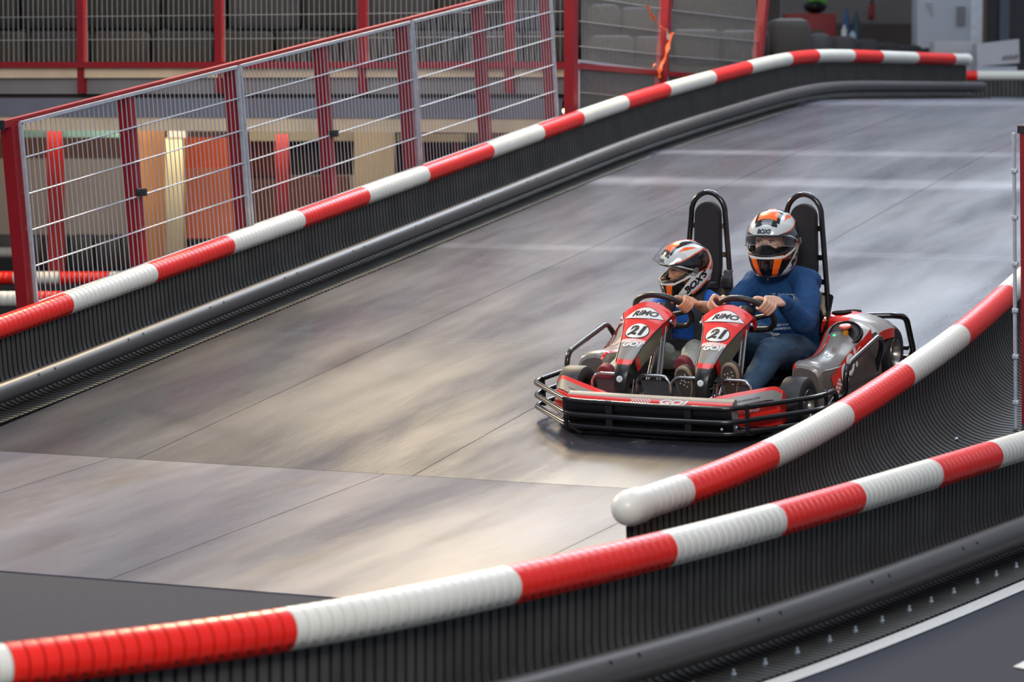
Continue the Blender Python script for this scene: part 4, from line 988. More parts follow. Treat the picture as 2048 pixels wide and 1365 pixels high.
# ------------------------------------------------------------------ people (same local axes as the kart)
M_skin = mat('skin', (226, 178, 150), .5, 0, .06, 12); M_skinc = mat('child_skin', (212, 156, 122), .5, 0, .06, 12)
M_sweat = mat('blue_sweatshirt', (10, 64, 112), .85, 0, .12, 6, .35, 220); M_tee = mat('bright_blue_cotton', (14, 84, 168), .8, 0, .1, 8, .2, 200)
M_jean = mat('blue_denim', (40, 68, 92), .85, 0, .2, 9, .4, 420); M_chino = mat('grey_green_trousers', (168, 172, 164), .85, 0, .15, 10, .3, 120)
M_sole = mat('grey_brown_sole', (150, 132, 108), .8, 0, .1, 40, .3, 300); M_shoe = mat('dark_shoe', (60, 50, 46), .7); M_mar = mat('maroon_shoe', (132, 50, 58), .75, 0, .1, 20); M_eye = mat('eye_white', (225, 220, 214), .25, 0, .02); M_iris = mat('dark_iris', (42, 28, 20), .2); M_brow = mat('dark_eyebrow', (70, 46, 36), .8)
M_bal = mat('black_balaclava', (14, 14, 16), .9, 0, .1, 30, .2, 200); M_gold = mat('gold_ring', (230, 180, 90), .2, .9, .03); M_hw = mat('helmet_white', (226, 228, 224), .2, 0, .03, 4, 0, 60, .6); M_hb = mat('helmet_black', (16, 16, 18), .16, 0, .05, 6, 0, 60, .5); M_ho = mat('helmet_orange', (255, 104, 14), .3, 0, .03, 4, 0, 60, .4); M_hp = mat('helmet_padding', (24, 24, 26), .8, 0, .1, 20); M_hd = mat('helmet_line', (214, 84, 40), .35)
def visor_mat():
    m = bpy.data.materials.new('clear_visor'); m.use_nodes = True; nt = m.node_tree; nt.nodes.clear(); o = nt.nodes.new('ShaderNodeOutputMaterial'); t = nt.nodes.new('ShaderNodeBsdfTransparent'); t.inputs[0].default_value = (.92, .94, .95, 1)
    g = nt.nodes.new('ShaderNodeBsdfGlossy'); g.inputs['Roughness'].default_value = .04; lw = nt.nodes.new('ShaderNodeLayerWeight'); lw.inputs['Blend'].default_value = .22; mr = nt.nodes.new('ShaderNodeMapRange'); mr.inputs['To Min'].default_value = .03; mr.inputs['To Max'].default_value = .55
    n = nt.nodes.new('ShaderNodeTexNoise'); n.inputs['Scale'].default_value = 30; b = nt.nodes.new('ShaderNodeBump'); b.inputs['Strength'].default_value = .02; nt.links.new(n.outputs['Fac'], b.inputs['Height']); nt.links.new(b.outputs[0], g.inputs['Normal'])
    x = nt.nodes.new('ShaderNodeMixShader'); nt.links.new(lw.outputs['Facing'], mr.inputs['Value']); nt.links.new(mr.outputs[0], x.inputs[0]); nt.links.new(t.outputs[0], x.inputs[1]); nt.links.new(g.outputs[0], x.inputs[2]); nt.links.new(x.outputs[0], o.inputs[0]); return m
M_vis = visor_mat()
def pip(p, poly):
    x, y = p; c = False; j = len(poly) - 1
    for i in range(len(poly)):
        xi, yi = poly[i]; xj, yj = poly[j]
        if (yi > y) != (yj > y) and x < (xj - xi) * (y - yi) / (yj - yi) + xi: c = not c
        j = i
    return c
HT = [(-1, .088, .118, .095), (-.9, .104, .146, .112), (-.75, .116, .160, .128), (-.5, .126, .168, .148), (-.25, .1315, .168, .162), (0, .134, .163, .170)]
def hsurf(az, zn, off=0.):
    """az degrees (0 = front, + = image right), zn -1 bottom .. +1 top"""
    if zn >= 0: c = max(0., 1 - abs(zn) ** 2.25) ** (1 / 2.15); w, f, b = .134 * c, .163 * c, .170 * c
    else:
        for (a, w0, f0, b0), (a1, w1, f1, b1) in zip(HT, HT[1:]):
            if zn <= a1: t = (zn - a) / (a1 - a); w, f, b = w0 + (w1 - w0) * t, f0 + (f1 - f0) * t, b0 + (b1 - b0) * t; break
    a = radians(az); s, c_ = sin(a), -cos(a); d = f if c_ < 0 else b; e = 2.25
    k = (abs(s / 1) ** e + abs(c_) ** e) ** (-1 / e)
    z = .168 * zn if zn > -.999 else -.168
    if zn < 0: z -= .012 * max(0, cos(a)) * (-zn)      # chin bar dips a little at the front
    p = V3((s * k * w, c_ * k * d, z))
    if off: p = p + V3((p.x / .018, p.y / .028, p.z / .028)).normalized() * off
    return p
def opening(az, zn):
    a = abs(az)
    if a > 88: return False
    top = .26 - .02 * (a / 40) ** 2 if a < 40 else .24 - .26 * ((a - 40) / 48) ** 1.3
    bot = -.36 + .06 * (a / 45) ** 2 if a < 45 else -.30 + .28 * ((a - 45) / 43) ** 1.2
    return bot < zn < top
def hzone(az, zn):
    a = abs(az); p = hsurf(a, zn)
    if zn > .60:
        if p.x < .052 and p.y > -.112 - .0: return 2 if -.112 < p.y < -.045 or (p.y >= -.045 and p.x < .018) else 1
        if p.x < .068 and p.y > -.118: return 1
        if pip((p.x, p.y), [(.086, -.085), (.098, -.02), (.090, .06), (.080, -.03)]): return 2
    if zn > .50 and a < 30 and zn > .555 + .045 * cos(a / 30 * pi): return 1
    if pip((a, zn), [(28, .27), (60, .39), (100, .60), (134, .70), (150, .60), (138, .2), (122, -.06), (92, -.12), (88, .05), (60, .24)]):
        if not pip((a, zn), [(30, .285), (62, .35), (100, .555), (130, .645), (141, .56), (132, .2), (118, -.02), (92, -.10), (88, .05), (60, .20)]): return 4 if int((a + zn * 60) / 1.5) % 1 == 0 else 1
        return 1
    if zn < -.20:
        if -.44 < zn - (0 if a < 45 else (a - 45) * .006) < -.36 and a < 95: return 0      # pale rim line
        t = (zn + 1) / .62
        if a < 15 + 8 * t: return 1
        if a < 30 + 12 * t: return 2
        if a < 40 + 34 * t: return 1
        if a < 66 + 64 * t: return 0
        if a < 78 + 60 * t: return 2 if a > 84 else 1
        return 1 if zn < -.5 else 0
    if pip((a, zn), [(128, -.05), (155, .35), (158, .30), (134, -.12)]) or pip((a, zn), [(134, -.1), (163, .25), (165, .2), (140, -.16)]): return 4
    return 0
def helmet(person, c, yaw, pitch, roll, sc, vrot, vs_=1.):
    R = Matrix.Rotation(yaw, 3, 'Z') @ Matrix.Rotation(roll, 3, 'Y') @ Matrix.Rotation(pitch, 3, 'X'); c = V3(c)
    T = lambda p: c + R @ (p * sc)
    NA, NZ = 360, 216; zs = []
    for k in range(NZ + 1): zs.append(sin(-pi / 2 + pi * k / NZ) if k > NZ / 2 else -1 + k / (NZ / 2))
    zs = [min(z, .9995) for z in zs]
    vs = [hsurf(360 * i / NA - 180, z) for z in zs for i in range(NA)]; fs = []; ms = []
    for k in range(NZ):
        zm = (zs[k] + zs[k + 1]) / 2
        for i in range(NA):
            azm = 360 * (i + .5) / NA - 180
            if opening(azm, zm): continue
            j = (i + 1) % NA; fs.append((k * NA + i, k * NA + j, (k + 1) * NA + j, (k + 1) * NA + i)); ms.append(hzone(azm, zm))
    mb = MB(); mb.v = [tuple(T(p)) for p in vs]; mb.f = fs; mb.m = ms
    hel = mb.build('crash_helmet', [M_hw, M_hb, M_ho, M_hp, M_hd], person, 180, False)
    so = hel.modifiers.new('shell', 'SOLIDIFY'); so.thickness = .012; so.offset = -1; so.material_offset = 0
    # padding
    mb = MB(); vs = []; fs = []
    for k in range(0, NZ + 1, 4):
        for i in range(0, NA, 4): vs.append(T(hsurf(360 * i / NA - 180, zs[k]) * .90))
    n = NA // 4; kz = len(range(0, NZ + 1, 4))
    for k in range(kz - 1):
        for i in range(n):
            if opening((i + .5) * 360 / n - 180, (zs[k * 4] + zs[min(NZ, k * 4 + 4)]) / 2): continue
            j = (i + 1) % n; fs.append((k * n + i, k * n + j, (k + 1) * n + j, (k + 1) * n + i))
    mb.add(vs, fs); pd = mb.build('padding', M_hp, hel, 180, False); q = pd.modifiers.new('s', 'SOLIDIFY'); q.thickness = .02; q.offset = -1
    # rim around the opening
    mb = MB(); top = []; bot = []
    for i in range(-44, 45):
        a = i * 2; aa = abs(a)
        top.append(T(hsurf(a, (.26 - .02 * (aa / 40) ** 2 if aa < 40 else .24 - .26 * ((aa - 40) / 48) ** 1.3), -.002)))
        bot.append(T(hsurf(a, (-.36 + .06 * (aa / 45) ** 2 if aa < 45 else -.30 + .28 * ((aa - 45) / 43) ** 1.2), -.002)))
    mb.tube(top + bot[::-1], .0055 * sc, 8, True); mb.build('opening_seal', M_black, hel, 180)
    mb = MB(); mb.tube([T(hsurf(i * 5 - 180, -1)) for i in range(72)], .007 * sc, 8, True); mb.build('neck_roll', M_black, hel, 180)
    # visor with side pivots
    RV = Matrix.Rotation(vrot, 3, 'X'); pv = V3((0, -.012, .01))
    TV = lambda p: T(pv + RV @ V3(((p - pv).x, (p - pv).y * (vs_ if p.y < 0 else 1), (p - pv).z)))
    rows = []; 
    for i in range(-46, 47):
        a = i * 2.15; aa = abs(a); t = max(0, (aa - 50) / 49)
        zt = .34 - .26 * t ** 1.6; zb = -.36 + .26 * t ** 1.4 + .05 * (min(aa, 50) / 50) ** 2
        rows.append([TV(hsurf(a, zb + (zt - zb) * j / 10, .009)) for j in range(11)])
    mb = MB(); mb.loft(rows, False, False); vz = mb.build('visor', M_vis, hel, 180, False)
    mb = MB(); mb.tube([r[0] for r in rows], .0018 * sc, 6); mb.build('visor_edge', mat('visor_edge', (120, 124, 128), .15, 0, .05), vz, 180)
    for sg in (-1, 1):
        p = hsurf(sg * 92, .0, .012); n_ = p.normalized(); mb = MB(); Mx = Matrix.Translation(T(p)) @ (R @ V3((sg, 0, 0)).to_track_quat('Z', 'Y').to_matrix()).to_4x4()
        mb.lathe([(0, 0), (.018 * sc, 0), (.018 * sc, .003), (.010 * sc, .005), (.008 * sc, .003), (0, .003)], Mx, 20); mb.build('visor_pivot', mat('smoke_pivot', (92, 98, 96), .3), hel, 40)
    # lettering
    def txt(body, size, az0, zn0, slope, sx, shear, m_, nm):
        vs, fs = text2d(body, size, shear, .0016 if size < .045 else .0028, sx); ca, sa = cos(slope), sin(slope); pts = []
        for a, b in vs:
            u, v = a * ca - b * sa, a * sa + b * ca; pts.append(T(hsurf(az0 + degrees_(u / .150), zn0 + v / .168, .0018)))
        mb = MB(); mb.add(pts, fs); mb.build(nm, m_, hel, 0, False)
    txt('BOXS', .030, -3, .385, 0, 1.15, .1, mat('dark_blue_print', (30, 34, 52), .4), 'brow_lettering')
    txt("BOX'S", .054, 92, -.47, .62, 1.1, .35, M_kb, 'side_lettering'); txt("BOX'S", .054, -92, -.47, -.62, 1.1, -.35, M_kb, 'side_lettering')
    # chin vent
    mb = MB(); mb.add([T(hsurf(a, z, .002)) for a, z in ((-7, -.58), (7, -.58), (4, -.74), (0, -.80), (-4, -.74))], [(0, 1, 2, 3, 4)]); mb.build('chin_vent', mat('vent_grey', (44, 44, 48), .5), hel, 0, False)
    return hel, T, R
def degrees_(x): return x * 180 / pi
def face(person, mb, c, R, sc, ns):
    """face shape added to the body: c = centre between the eyes"""
    c = V3(c); W = lambda x, y, z: c + R @ (V3((x, y, z)) * sc)
    mb.ball(W(0, .075, -.005), (.076 * sc, .098 * sc, .115 * sc), 16, 0, R)
    mb.ball(W(0, .02, -.055), (.055 * sc, .05 * sc, .055 * sc), 12, 0, R)      # cheeks / jaw
    mb.tube([W(0, -.020, .010), W(0, -.022 - .012 * ns, -.016), W(0, -.022 - .018 * ns, -.032)], [.007 * sc, .009 * sc, .0115 * sc], 10); mb.ball(W(0, -.022 - .016 * ns, -.034), .012 * sc, 8)
    for s in (-1, 1):
        mb.ball(W(s * .03, -.010, .022), (.024 * sc, .012 * sc, .009 * sc), 8, 0, R)   # brow ridge
        mb.ball(W(s * .036, .002, -.03), (.024 * sc, .02 * sc, .018 * sc), 8, 0, R)
        mb.ball(W(s * .012, -.032, -.042), .008 * sc, 6)
    mb.ball(W(0, -.012, -.068), (.024 * sc, .012 * sc, .009 * sc), 8, 0, R); mb.ball(W(0, -.010, -.10), (.022 * sc, .018 * sc, .018 * sc), 8, 0, R)
def eyes(person, c, R, sc, gaze):
    c = V3(c); W = lambda x, y, z: c + R @ (V3((x, y, z)) * sc)
    for s in (-1, 1):
        e = W(s * .032, -.0125, 0); mb = MB(); mb.ball(e, (.0125 * sc, .0095 * sc, .0054 * sc), 10, 0, R); ey = mb.build('eye', M_eye, person, 180)
        mb = MB(); mb.ball(W(s * .032 + gaze, -.0195, -.0005), (.0060 * sc, .0032 * sc, .0052 * sc), 8, 0, R); mb.build('iris', M_iris, ey, 180)
        mb = MB(); mb.tube([W(s * .018, -.019, .0025), W(s * .026, -.0235, .0055), W(s * .038, -.0215, .0050), W(s * .047, -.013, .001)], .0026 * sc, 6); mb.build('upper_eyelid', M_brow, ey, 180)
        mb = MB(); mb.tube([W(s * .014, -.021, .020), W(s * .028, -.0235, .0275), W(s * .042, -.016, .0265), W(s * .052, -.006, .019)], [.0028 * sc, .0042 * sc, .0036 * sc, .0016 * sc], 8); mb.build('eyebrow', M_brow, person, 180)
def hand(mb, wrist, wc, wa, r, L=1., side=1):
    """closed hand on the steering wheel: wc = wheel centre, wa = angle on the rim, side = +1 thumb towards rising angle"""
    R3 = Matrix.Rotation(radians(43), 3, 'X'); rr = .148; g = V3(wc) + R3 @ V3((rr * cos(wa), 0, rr * sin(wa))); td = (R3 @ V3((-sin(wa), 0, cos(wa)))).normalized() * side
    w = V3(wrist); eb = w - g; eb = (eb - td * eb.dot(td)).normalized(); eu = td.cross(eb).normalized()
    if eu.z < 0: eu = -eu
    Rg = .0155 + r * .95
    def P(phi, R, o): a = radians(phi); return g + td * o + (eb * cos(a) + eu * sin(a)) * R
    sp = r * 2.05
    for i in range(4):
        o = (1.5 - i) * sp; k = P(62, .040 * L + .002, o * 1.02); e = .9 if i == 3 else 1.
        mb.tube([w + td * o * .55 + eu * .002, w.lerp(k, .5) + td * o * .35 + eu * .006, k], [r * 1.5, r * 1.6, r * 1.25], 10); mb.ball(k, r * 1.22, 8)
        path = [k, P(98, .038 * L + .001, o), P(132, Rg + .004, o * .98), P(178, Rg + .001, o * .96), P(222, Rg, o * .94), P(222 + 38 * e, Rg, o * .92)]
        Q = cat(path, 4); mb.tube(Q, [r * 1.05 - r * .25 * q / (len(Q) - 1) for q in range(len(Q))], 10); mb.ball(path[-1], r * .8, 7); mb.ball(path[1], r * 1.05, 7); mb.ball(path[3], r * .98, 7)
    mb.ball(w.lerp(g + eb * .03 + eu * .02, .45), (r * 2.6, r * 2.6, r * 2.0), 8)
    b = w.lerp(g, .45) + td * sp * 1.5; path = [w.lerp(g, .2) + td * sp, b, P(-8, Rg + .006, sp * 2.5), P(-55, Rg + .003, sp * 3.1), P(-100, Rg + .002, sp * 3.2)]
    Q = cat(path, 4); mb.tube(Q, [r * 1.45 - r * .5 * q / (len(Q) - 1) for q in range(len(Q))], 10); mb.ball(path[-1], r * .92, 7); mb.ball(b, r * 1.45, 7)
    return g
def torso(mb, hip, chest, neck, ws, k=1.):
    P = [V3(hip), V3(hip).lerp(V3(chest), .4), V3(chest).lerp(V3(hip), .25), V3(chest), V3(chest).lerp(V3(neck), .55), V3(neck)]
    Q = cat(P, 5); W = cat([V3((a, b, 0)) for a, b in ws], 5); rings = []
    for i, p in enumerate(Q):
        a, b = W[i].x * k, W[i].y * k; rings.append([p + V3((a * (abs(cos(t)) ** .85) * (1 if cos(t) > 0 else -1), b * sin(t), 0)) for t in [2 * pi * j / 24 for j in range(24)]])
    mb.loft(rings, True, True)
def shoe(person, ankle, heel, toe, sole_m, up_m, dots, w=.05, nm='shoe'):
    h, t = V3(heel), V3(toe); u = (t - h).normalized(); s = V3((1, 0, 0)); s = (s - u * s.dot(u)).normalized(); n = s.cross(u)
    if n.y > 0: n = -n          # sole normal faces forward
    L = (t - h).length; mb = MB(); out = []
    for k in range(32):
        a = 2 * pi * k / 32; y = .5 + .5 * sin(a); wd = w * (.78 + .34 * y - .10 * sin(pi * y) ** 2 * (1 - y)) * (1 if abs(cos(a)) else 1)
        out.append((cos(a) * abs(cos(a)) ** -.12 * wd if abs(cos(a)) > 1e-3 else 0, y * L))
    lay = [(.0, .94), (.004, 1.), (.018, 1.0), (.022, .97)]
    rings = [[h + s * (x * k) + u * ((y - L / 2) * k + L / 2) - n * (o - .022) for x, y in out] for o, k in lay]
    mb.loft(rings, True, True); sl = mb.build('sole', sole_m, None, 40)
    ub = MB(); rg = []
    for q, (dz, k, cy) in enumerate(((.0, .97, 0), (-.022, .98, 0), (-.045, .86, -.04), (-.06, .62, -.12))):
        rg.append([h + s * (x * k) + u * ((y - L / 2) * k + L / 2 + cy * L) + n * dz for x, y in out])
    ub.loft(rg, True, True); ub.limb([V3(ankle), h + u * L * .22 - n * .04], [.04, .04], 12); sh = ub.build(nm, up_m, person, 60); sl.parent = sh
    if dots:
        mb = MB()
        for i in range(11):
            a = i * 2.4; r = .0095 * sqrt(i); c = h + u * (L * .62 + r * cos(a) * 1.25) + s * (r * sin(a) + .006) + n * .0252
            mb.add([c + (s * cos(2 * pi * k / 8) + u * sin(2 * pi * k / 8)) * .0046 for k in range(8)], [tuple(range(8))])
        mb.build('sole_studs', mat('pale_stud', (206, 200, 190), .6), sl, 0)
        mb = MB(); mb.add([h + s * (x * .84) + u * ((y - L / 2) * .9 + L / 2) + n * .0232 for x, y in out], [tuple(range(32))]); mb.build('sole_tread', mat('dark_tread', (74, 66, 58), .85, 0, .25, 60, .4, 260), sl, 0)
    return sh
# ---------------- adult
HCA = V3((.195, .765, .786)); HY = -.30; SCA = .965
RA = Matrix.Rotation(.10, 3, 'Z') @ Matrix.Rotation(-.03, 3, 'X')
EC = HCA + RA @ V3((-.012, -.088, .012))
body = MB()
SHL, SHR = V3((.365, .80, .565)), V3((.062, .815, .552)); ELL, ELR = V3((.425, .56, .405)), V3((.012, .585, .395)); WRL, WRR = V3((.388, .385, .545)), V3((.055, .385, .525))
HPL, HPR, KNL, KNR = V3((.325, .78, .185)), V3((.185, .78, .185)), V3((.385, .235, .315)), V3((.085, .25, .335)); ANL, ANR = V3((.355, -.03, .185)), V3((.075, -.02, .175))
torso(body, (.25, .80, .17), (.22, .83, .45), (.215, .80, .64), [(.14, .09), (.13, .085), (.15, .095), (.165, .095), (.09, .07), (.052, .055)])
body.limb([V3((.215, .80, .58)), V3((.214, .785, .70))], [.055, .055])
face(None, body, EC, RA, 1.0, .5)
for a, b, c_ in ((SHL, ELL, WRL), (SHR, ELR, WRR)): body.limb([a, b, c_], [.043, .036, .026])
for a, b, c_ in ((HPL, KNL, ANL), (HPR, KNR, ANR)): body.limb([a, b, c_], [.05, .03, .026])
GA = hand(body, WRL, (.225, .285, .492), radians(31), .0098, 1.05, 1); hand(body, WRR, (.225, .285, .492), radians(150), .0098, 1.05, -1)
adult = voxel(body, .0042, 3, 'person', M_skin, kart)
adult.parent = None; adult.location = KO; adult.rotation_mode = 'QUATERNION'; adult.rotation_quaternion = KM.to_quaternion()
tag(adult, 'person in blue sweatshirt and jeans steering from the right seat, wearing helmet', 'person')
eyes(adult, EC, RA, 1.0, -.001)
mb = MB(); cw = lambda x, y, z: EC + RA @ V3((x, y, z))
mb.ball(cw(0, .070, -.070), (.085, .110, .062), 16, 0, RA); mb.ball(cw(0, .0, -.062), (.062, .052, .046), 12, 0, RA); mb.ball(cw(0, -.030, -.036), (.027, .022, .025), 10, 0, RA); voxel(mb, .005, 2, 'balaclava', M_bal, adult)
mb = MB()
torso(mb, (.25, .785, .20), (.222, .825, .45), (.215, .81, .632), [(.172, .125), (.165, .13), (.178, .122), (.182, .112), (.115, .085), (.066, .068)])
for a, b, c_, s in ((SHL, ELL, WRL, 1), (SHR, ELR, WRR, -1)):
    e = b + (c_ - b) * 1.0
    mb.limb([a + V3((-s * .02, 0, .0)), a.lerp(b, .45) + V3((s * .012, -.01, 0)), b, b.lerp(e, .5), e], [.072, .068, .060, .054, .042])
    mb.limb([a + V3((-s * .10, -.005, .045)), a], [.055, .070])
rnd = random.Random(3)
for i in range(4):      # soft folds over belly, sleeves
    z = .24 + .035 * i; mb.tube(cat([V3((.10 + rnd.uniform(-.02, .02), .70 + rnd.uniform(-.01, .01), z)), V3((.2, .672 + .012 * i / 10, z - .012 + rnd.uniform(-.01, .01))), V3((.33, .695, z + rnd.uniform(-.015, .02)))], 6), .011, 8)
sweat = voxel(mb, .008, 3, 'sweatshirt', M_sweat, adult)
# wrinkles
tx = bpy.data.textures.new('folds', 'CLOUDS'); tx.noise_scale = .075; dm = sweat.modifiers.new('folds', 'DISPLACE'); dm.texture = tx; dm.strength = .018; dm.mid_level = .5; dm.texture_coords = 'LOCAL'
mb = MB(); mb.tube([V3((.215 + .066 * cos(2 * pi * k / 28), .805 + .068 * sin(2 * pi * k / 28), .638 - .012 * sin(-2 * pi * k / 28))) for k in range(28)], .011, 10, True); mb.build('collar', M_sweat, sweat, 180)
for w_, e_ in ((WRL, ELL), (WRR, ELR)):
    d = (w_ - e_).normalized(); mb = MB(); mb.tube([w_ - d * .035, w_ - d * .02, w_ + d * .008], [.041, .0415, .036], 16); mb.build('cuff', M_sweat, sweat, 180)
mb = MB(); mb.tube([V3((.25 + .168 * cos(2 * pi * k / 36), .785 + .122 * sin(2 * pi * k / 36), .205)) for k in range(36)], .014, 10, True); mb.build('hem', M_sweat, sweat, 180)
# lettering across the sweatshirt: script lines
dg = bpy.context.evaluated_depsgraph_get(); dg.update()
def on_cloth(o, x, z):
    ev = o.evaluated_get(dg); hit, loc, nrm, _ = ev.ray_cast(V3((x, -.2, z)), V3((0, 1, 0))); return (loc + nrm * .002) if hit else None
def script_line(nm, x0, x1, z, h, n, seed, slope=0., r=.0014):
    rr = random.Random(seed); pts = []; mb = MB()
    for i in range(n + 1):
        x = x0 + (x1 - x0) * i / n; zz = z + slope * (x - x0) + (h * (.5 if i % 2 else -.5)) * rr.uniform(.1, 1.25)
        p = on_cloth(sweat, x + rr.uniform(-.003, .003), zz)
        if p is None or rr.random() < .07:
            if len(pts) > 2: mb.tube(cat(pts, 3), r, 5)
            pts = []
        if p is not None: pts.append(p)
    if len(pts) > 2: mb.tube(cat(pts, 3), r, 5)
    if mb.v: mb.build(nm, M_kw, sweat, 180)
script_line('printed_line', .19, .37, .515, .009, 44, 1, -.04, .0012); 
def cloth_text(nm, body, size, x0, z0, slope, shear, bold, sx=1.):
    vs, fs = text2d(body, size, shear, bold, sx); pts = []; ok = True
    for a, b in vs:
        p = on_cloth(sweat, x0 + a, z0 + b + a * slope)
        if p is None: return
        pts.append(p)
    mb = MB(); mb.add(pts, fs); mb.build(nm, M_kw, sweat, 0, False)
cloth_text('printed_line', 'lose sight of one thing', .0165, .262, .362, .10, .2, .0, .85); cloth_text('printed_line', 'it was all started by a mouse', .0165, .252, .343, .10, .2, .0, .85); cloth_text('printed_signature', 'Walt Disney', .034, .190, .316, -.06, .3, .0012, .62)
mb = MB(); torso(mb, (.25, .83, .09), (.25, .81, .16), (.25, .81, .26), [(.155, .12)] * 3 + [(.16, .115)] * 3)
for a, b, c_ in ((HPL, KNL, ANL), (HPR, KNR, ANR)): mb.limb([a, a.lerp(b, .5) + V3((0, 0, .012)), b + V3((0, .0, .0)), b.lerp(c_, .45), c_ + (b - c_) * .06], [.098, .092, .076, .066, .054])
for a, b in ((HPL, KNL), (HPR, KNR)):
    for i in range(5):
        q = a.lerp(b, .72 + .07 * i); mb.tube(cat([q + V3((-.06, -.02, .055)), q + V3((0, -.03, .078)), q + V3((.065, .0, .045))], 5), .009, 8)
jeans = voxel(mb, .008, 3, 'jeans', M_jean, adult); dm = jeans.modifiers.new('folds', 'DISPLACE'); dm.texture = tx; dm.strength = .012; dm.texture_coords = 'LOCAL'
shoe(adult, ANL, (.313, -.125, .165), (.322, -.165, .355), M_sole, M_shoe, True, .05); shoe(adult, ANR, (.075, -.125, .145), (.070, -.165, .325), M_sole, M_shoe, True, .05)
mb = MB(); kl = V3((.352, .305, .572)); mb.tube([GA + V3((.012, -.006, .027)) + V3((.0125 * cos(2 * pi * k / 16), 0.004 * cos(2 * pi * k / 16), .0125 * sin(2 * pi * k / 16))) for k in range(16)], .0018, 6, True); mb.build('finger_ring', M_gold, adult, 180)
helmet(adult, HCA, .10, -.06, 0, SCA, radians(-22))
# ---------------- child
HCC = V3((-.262, .665, .650)); SCC = .85; YC = -.74
RC = Matrix.Rotation(YC, 3, 'Z') @ Matrix.Rotation(.06, 3, 'X'); EC2 = HCC + RC @ V3((0, -.062, .0))
body = MB()
CSL, CSR = V3((-.135, .70, .465)), V3((-.375, .70, .465)); CEL, CER = V3((-.050, .535, .455)), V3((-.43, .52, .40)); CWL, CWR = V3((-.066, .378, .515)), V3((-.385, .375, .475))
torso(body, (-.27, .72, .14), (-.26, .72, .37), (-.255, .70, .53), [(.11, .075), (.105, .07), (.115, .075), (.125, .075), (.07, .055), (.042, .042)])
body.limb([V3((-.255, .70, .48)), V3((-.253, .685, .60))], [.042, .042]); face(None, body, EC2, RC, .86, .45)
for a, b, c_ in ((CSL, CEL, CWL), (CSR, CER, CWR)): body.limb([a, a.lerp(b, .5), b, b.lerp(c_, .45), c_], [.042, .040, .037, .036, .023])
CHL, CHR, CKL, CKR, CAL, CAR = V3((-.20, .70, .15)), V3((-.33, .70, .15)), V3((-.10, .36, .27)), V3((-.40, .36, .27)), V3((.005, .06, .235)), V3((-.43, .06, .20))
for a, b, c_ in ((CHL, CKL, CAL), (CHR, CKR, CAR)): body.limb([a, b, c_], [.04, .026, .022])
hand(body, CWL, (-.225, .285, .492), radians(26), .0085, .88, 1); hand(body, CWR, (-.225, .285, .492), radians(196), .0085, .88, -1)
childp = voxel(body, .004, 3, 'person', M_skinc, kart)
childp.parent = None; childp.location = KO; childp.rotation_mode = 'QUATERNION'; childp.rotation_quaternion = KM.to_quaternion()
tag(childp, 'child in blue T-shirt at the left wheel, looking sideways under an open helmet visor', 'person')
eyes(childp, EC2, RC, .84, -.001)
mb = MB(); torso(mb, (-.27, .70, .17), (-.26, .70, .37), (-.255, .70, .525), [(.128, .098), (.125, .098), (.135, .095), (.142, .092), (.085, .068), (.055, .052)])
for a, b, s in ((CSL, CEL, 1), (CSR, CER, -1)): mb.limb([a + V3((-s * .03, 0, .01)), a.lerp(b, .35), a.lerp(b, .72)], [.056, .057, .056])
tee = voxel(mb, .007, 3, 't_shirt', M_tee, childp); dm = tee.modifiers.new('folds', 'DISPLACE'); dm.texture = tx; dm.strength = .014; dm.texture_coords = 'LOCAL'
for a, b in ((CSL, CEL), (CSR, CER)):
    d = (b - a).normalized(); q = a.lerp(b, .80); mb = MB(); r_ = d.orthogonal().normalized(); r2 = d.cross(r_); mb.tube([q + (r_ * cos(2 * pi * k / 24) + r2 * sin(2 * pi * k / 24)) * .053 for k in range(24)], .006, 8, True); mb.build('sleeve_hem', M_tee, tee, 180)
mb = MB(); torso(mb, (-.265, .73, .08), (-.265, .71, .14), (-.265, .71, .2), [(.125, .10)] * 6)
for a, b, c_ in ((CHL, CKL, CAL), (CHR, CKR, CAR)): mb.limb([a, a.lerp(b, .5), b, b.lerp(c_, .5), c_ + (b - c_) * .12], [.075, .072, .062, .056, .048])
for i in range(5):
    q = CKL.lerp(CAL, .1 + .15 * i); mb.tube(cat([q + V3((-.05, -.01, .03)), q + V3((0, -.03, .055)), q + V3((.05, 0, .03))], 5), .008, 8)
tr_ = voxel(mb, .007, 3, 'trousers', M_chino, childp); dm = tr_.modifiers.new('folds', 'DISPLACE'); dm.texture = tx; dm.strength = .022; dm.texture_coords = 'LOCAL'
shoe(childp, CAL, (.030, -.02, .19), (.015, -.06, .345), M_mar, M_mar, False, .043); shoe(childp, CAR, (-.415, -.02, .14), (-.405, -.06, .285), M_mar, M_mar, False, .043)
helmet(childp, HCC, YC, .05, .0, SCC, radians(-44), 1.12)
mb = MB(); mb.tube([HCC + V3((.055, -.02, -.13)), HCC + V3((.045, -.03, -.16)), HCC + V3((.01, -.03, -.17))], .007, 6); mb.build('chin_strap', mat('red_strap', (190, 24, 22), .6), childp, 180)
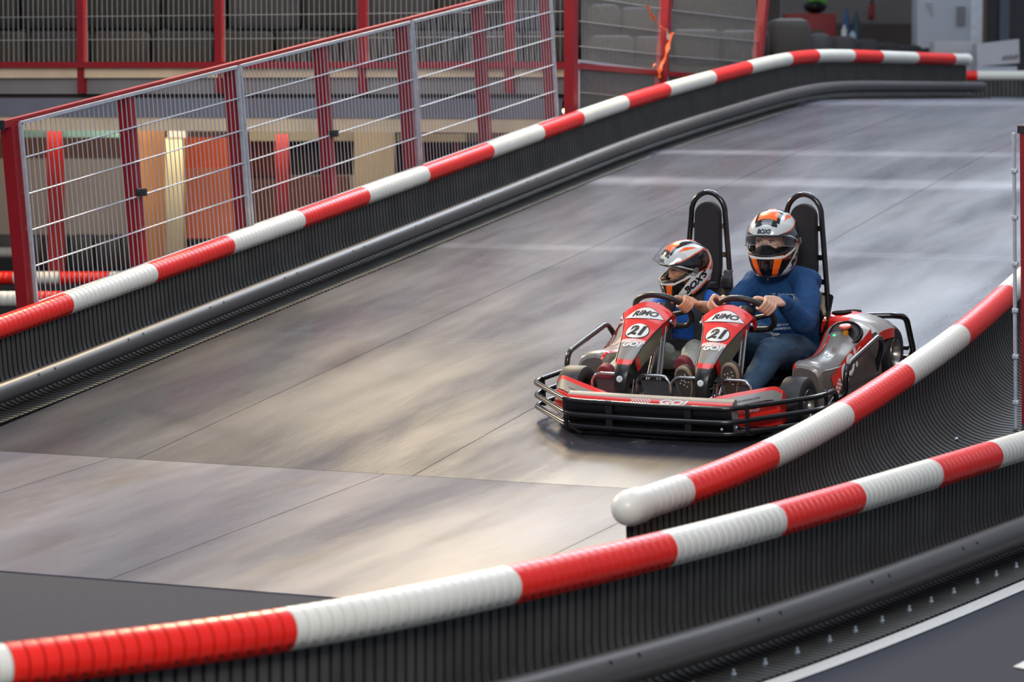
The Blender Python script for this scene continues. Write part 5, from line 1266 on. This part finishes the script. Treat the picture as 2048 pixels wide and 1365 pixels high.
# ------------------------------------------------------------------ light, camera
w = bpy.data.worlds.new('hall'); SC.world = w; w.use_nodes = True
w.node_tree.nodes['Background'].inputs['Color'].default_value = (.58, .65, .80, 1); w.node_tree.nodes['Background'].inputs['Strength'].default_value = .30
def area(name, loc, tgt, sx, sy, e, col):
    l = bpy.data.lights.new(name, 'AREA'); l.shape = 'RECTANGLE'; l.size = sx; l.size_y = sy; l.energy = e; l.color = col
    o = bpy.data.objects.new(name, l); COL.objects.link(o); o.location = loc; o.rotation_euler = (V3(tgt) - V3(loc)).to_track_quat('-Z', 'Y').to_euler(); return o
cool = (.84, .91, 1.0); warm = (1., .78, .48)
area('hall_light', (-1.5, -3, 8), (-1.5, -2.9, 0), 5, 5, 150, cool)
area('hall_light', (2.5, 5, 8.5), (2.5, 5.1, 0), 5, 5, 190, cool)
area('hall_light', (-2, 14, 9), (-2, 14.1, 0), 6, 5, 230, cool)
area('hall_light', (4.0, -13, 6.5), (0, 4, .5), 4, 2, 440, (1, .97, .93))
sl = bpy.data.lights.new('hall_spot', 'SPOT'); sl.energy = 4200; sl.color = (1, .80, .54); sl.spot_size = radians(50); sl.spot_blend = .8; sl.shadow_soft_size = .35
so_ = bpy.data.objects.new('hall_spot', sl); COL.objects.link(so_); so_.location = (-12.5, 4, 6.6); so_.rotation_euler = (V3((-1.2, .2, .4)) - so_.location).to_track_quat('-Z', 'Y').to_euler()
pl = at(420, 0, 21.5); area('hall_light', (pl.x, pl.y, 4.2), at(420, 330, 28), 7, .8, 34, (1, .88, .72))  # added light above the view, brightens the lower hall and gallery front
wr = at(1640, 0, 31); area('hall_light', (wr.x, wr.y, 11), (2, 6, 1), 7, 2.5, 650, (.74, .85, 1.0))
lw = at(800, 0, 24); area('hall_lamp', (lw.x, lw.y, 9.2), (-1.5, 0, 0), 0.8, 3.2, 800, warm)
def under(px, d, pq, dq, e):
    p = at(px, 240, d); area('under_gallery_fill', (p.x, p.y, 1.70), at(px, pq, dq), 1.6, .25, e, (1, .84, .64))  # unseen fill lights added behind the beam to lift the dark lower hall
under(215, 26.75, 420, 30, 3.5); under(425, 26.75, 420, 30, 5.5); under(640, 26.75, 420, 30, 4); under(860, 26.75, 400, 30, 4)
for px in (60, 200, 560, 760): under(px, 30.2, 400, 33.2, 11)
cam = bpy.data.cameras.new('camera'); co = bpy.data.objects.new('camera', cam); COL.objects.link(co); SC.camera = co
co.location = CAM; co.rotation_euler = (pi / 2 - PITCH, 0, TH); cam.sensor_width = 36; cam.lens = 36 * FPX / 2048; cam.clip_end = 200
cam.dof.use_dof = True; cam.dof.focus_distance = 15.3; cam.dof.aperture_fstop = 3.6
SC.view_settings.view_transform = 'Standard'; SC.view_settings.look = 'None'; SC.view_settings.exposure = .75; SC.view_settings.gamma = 1
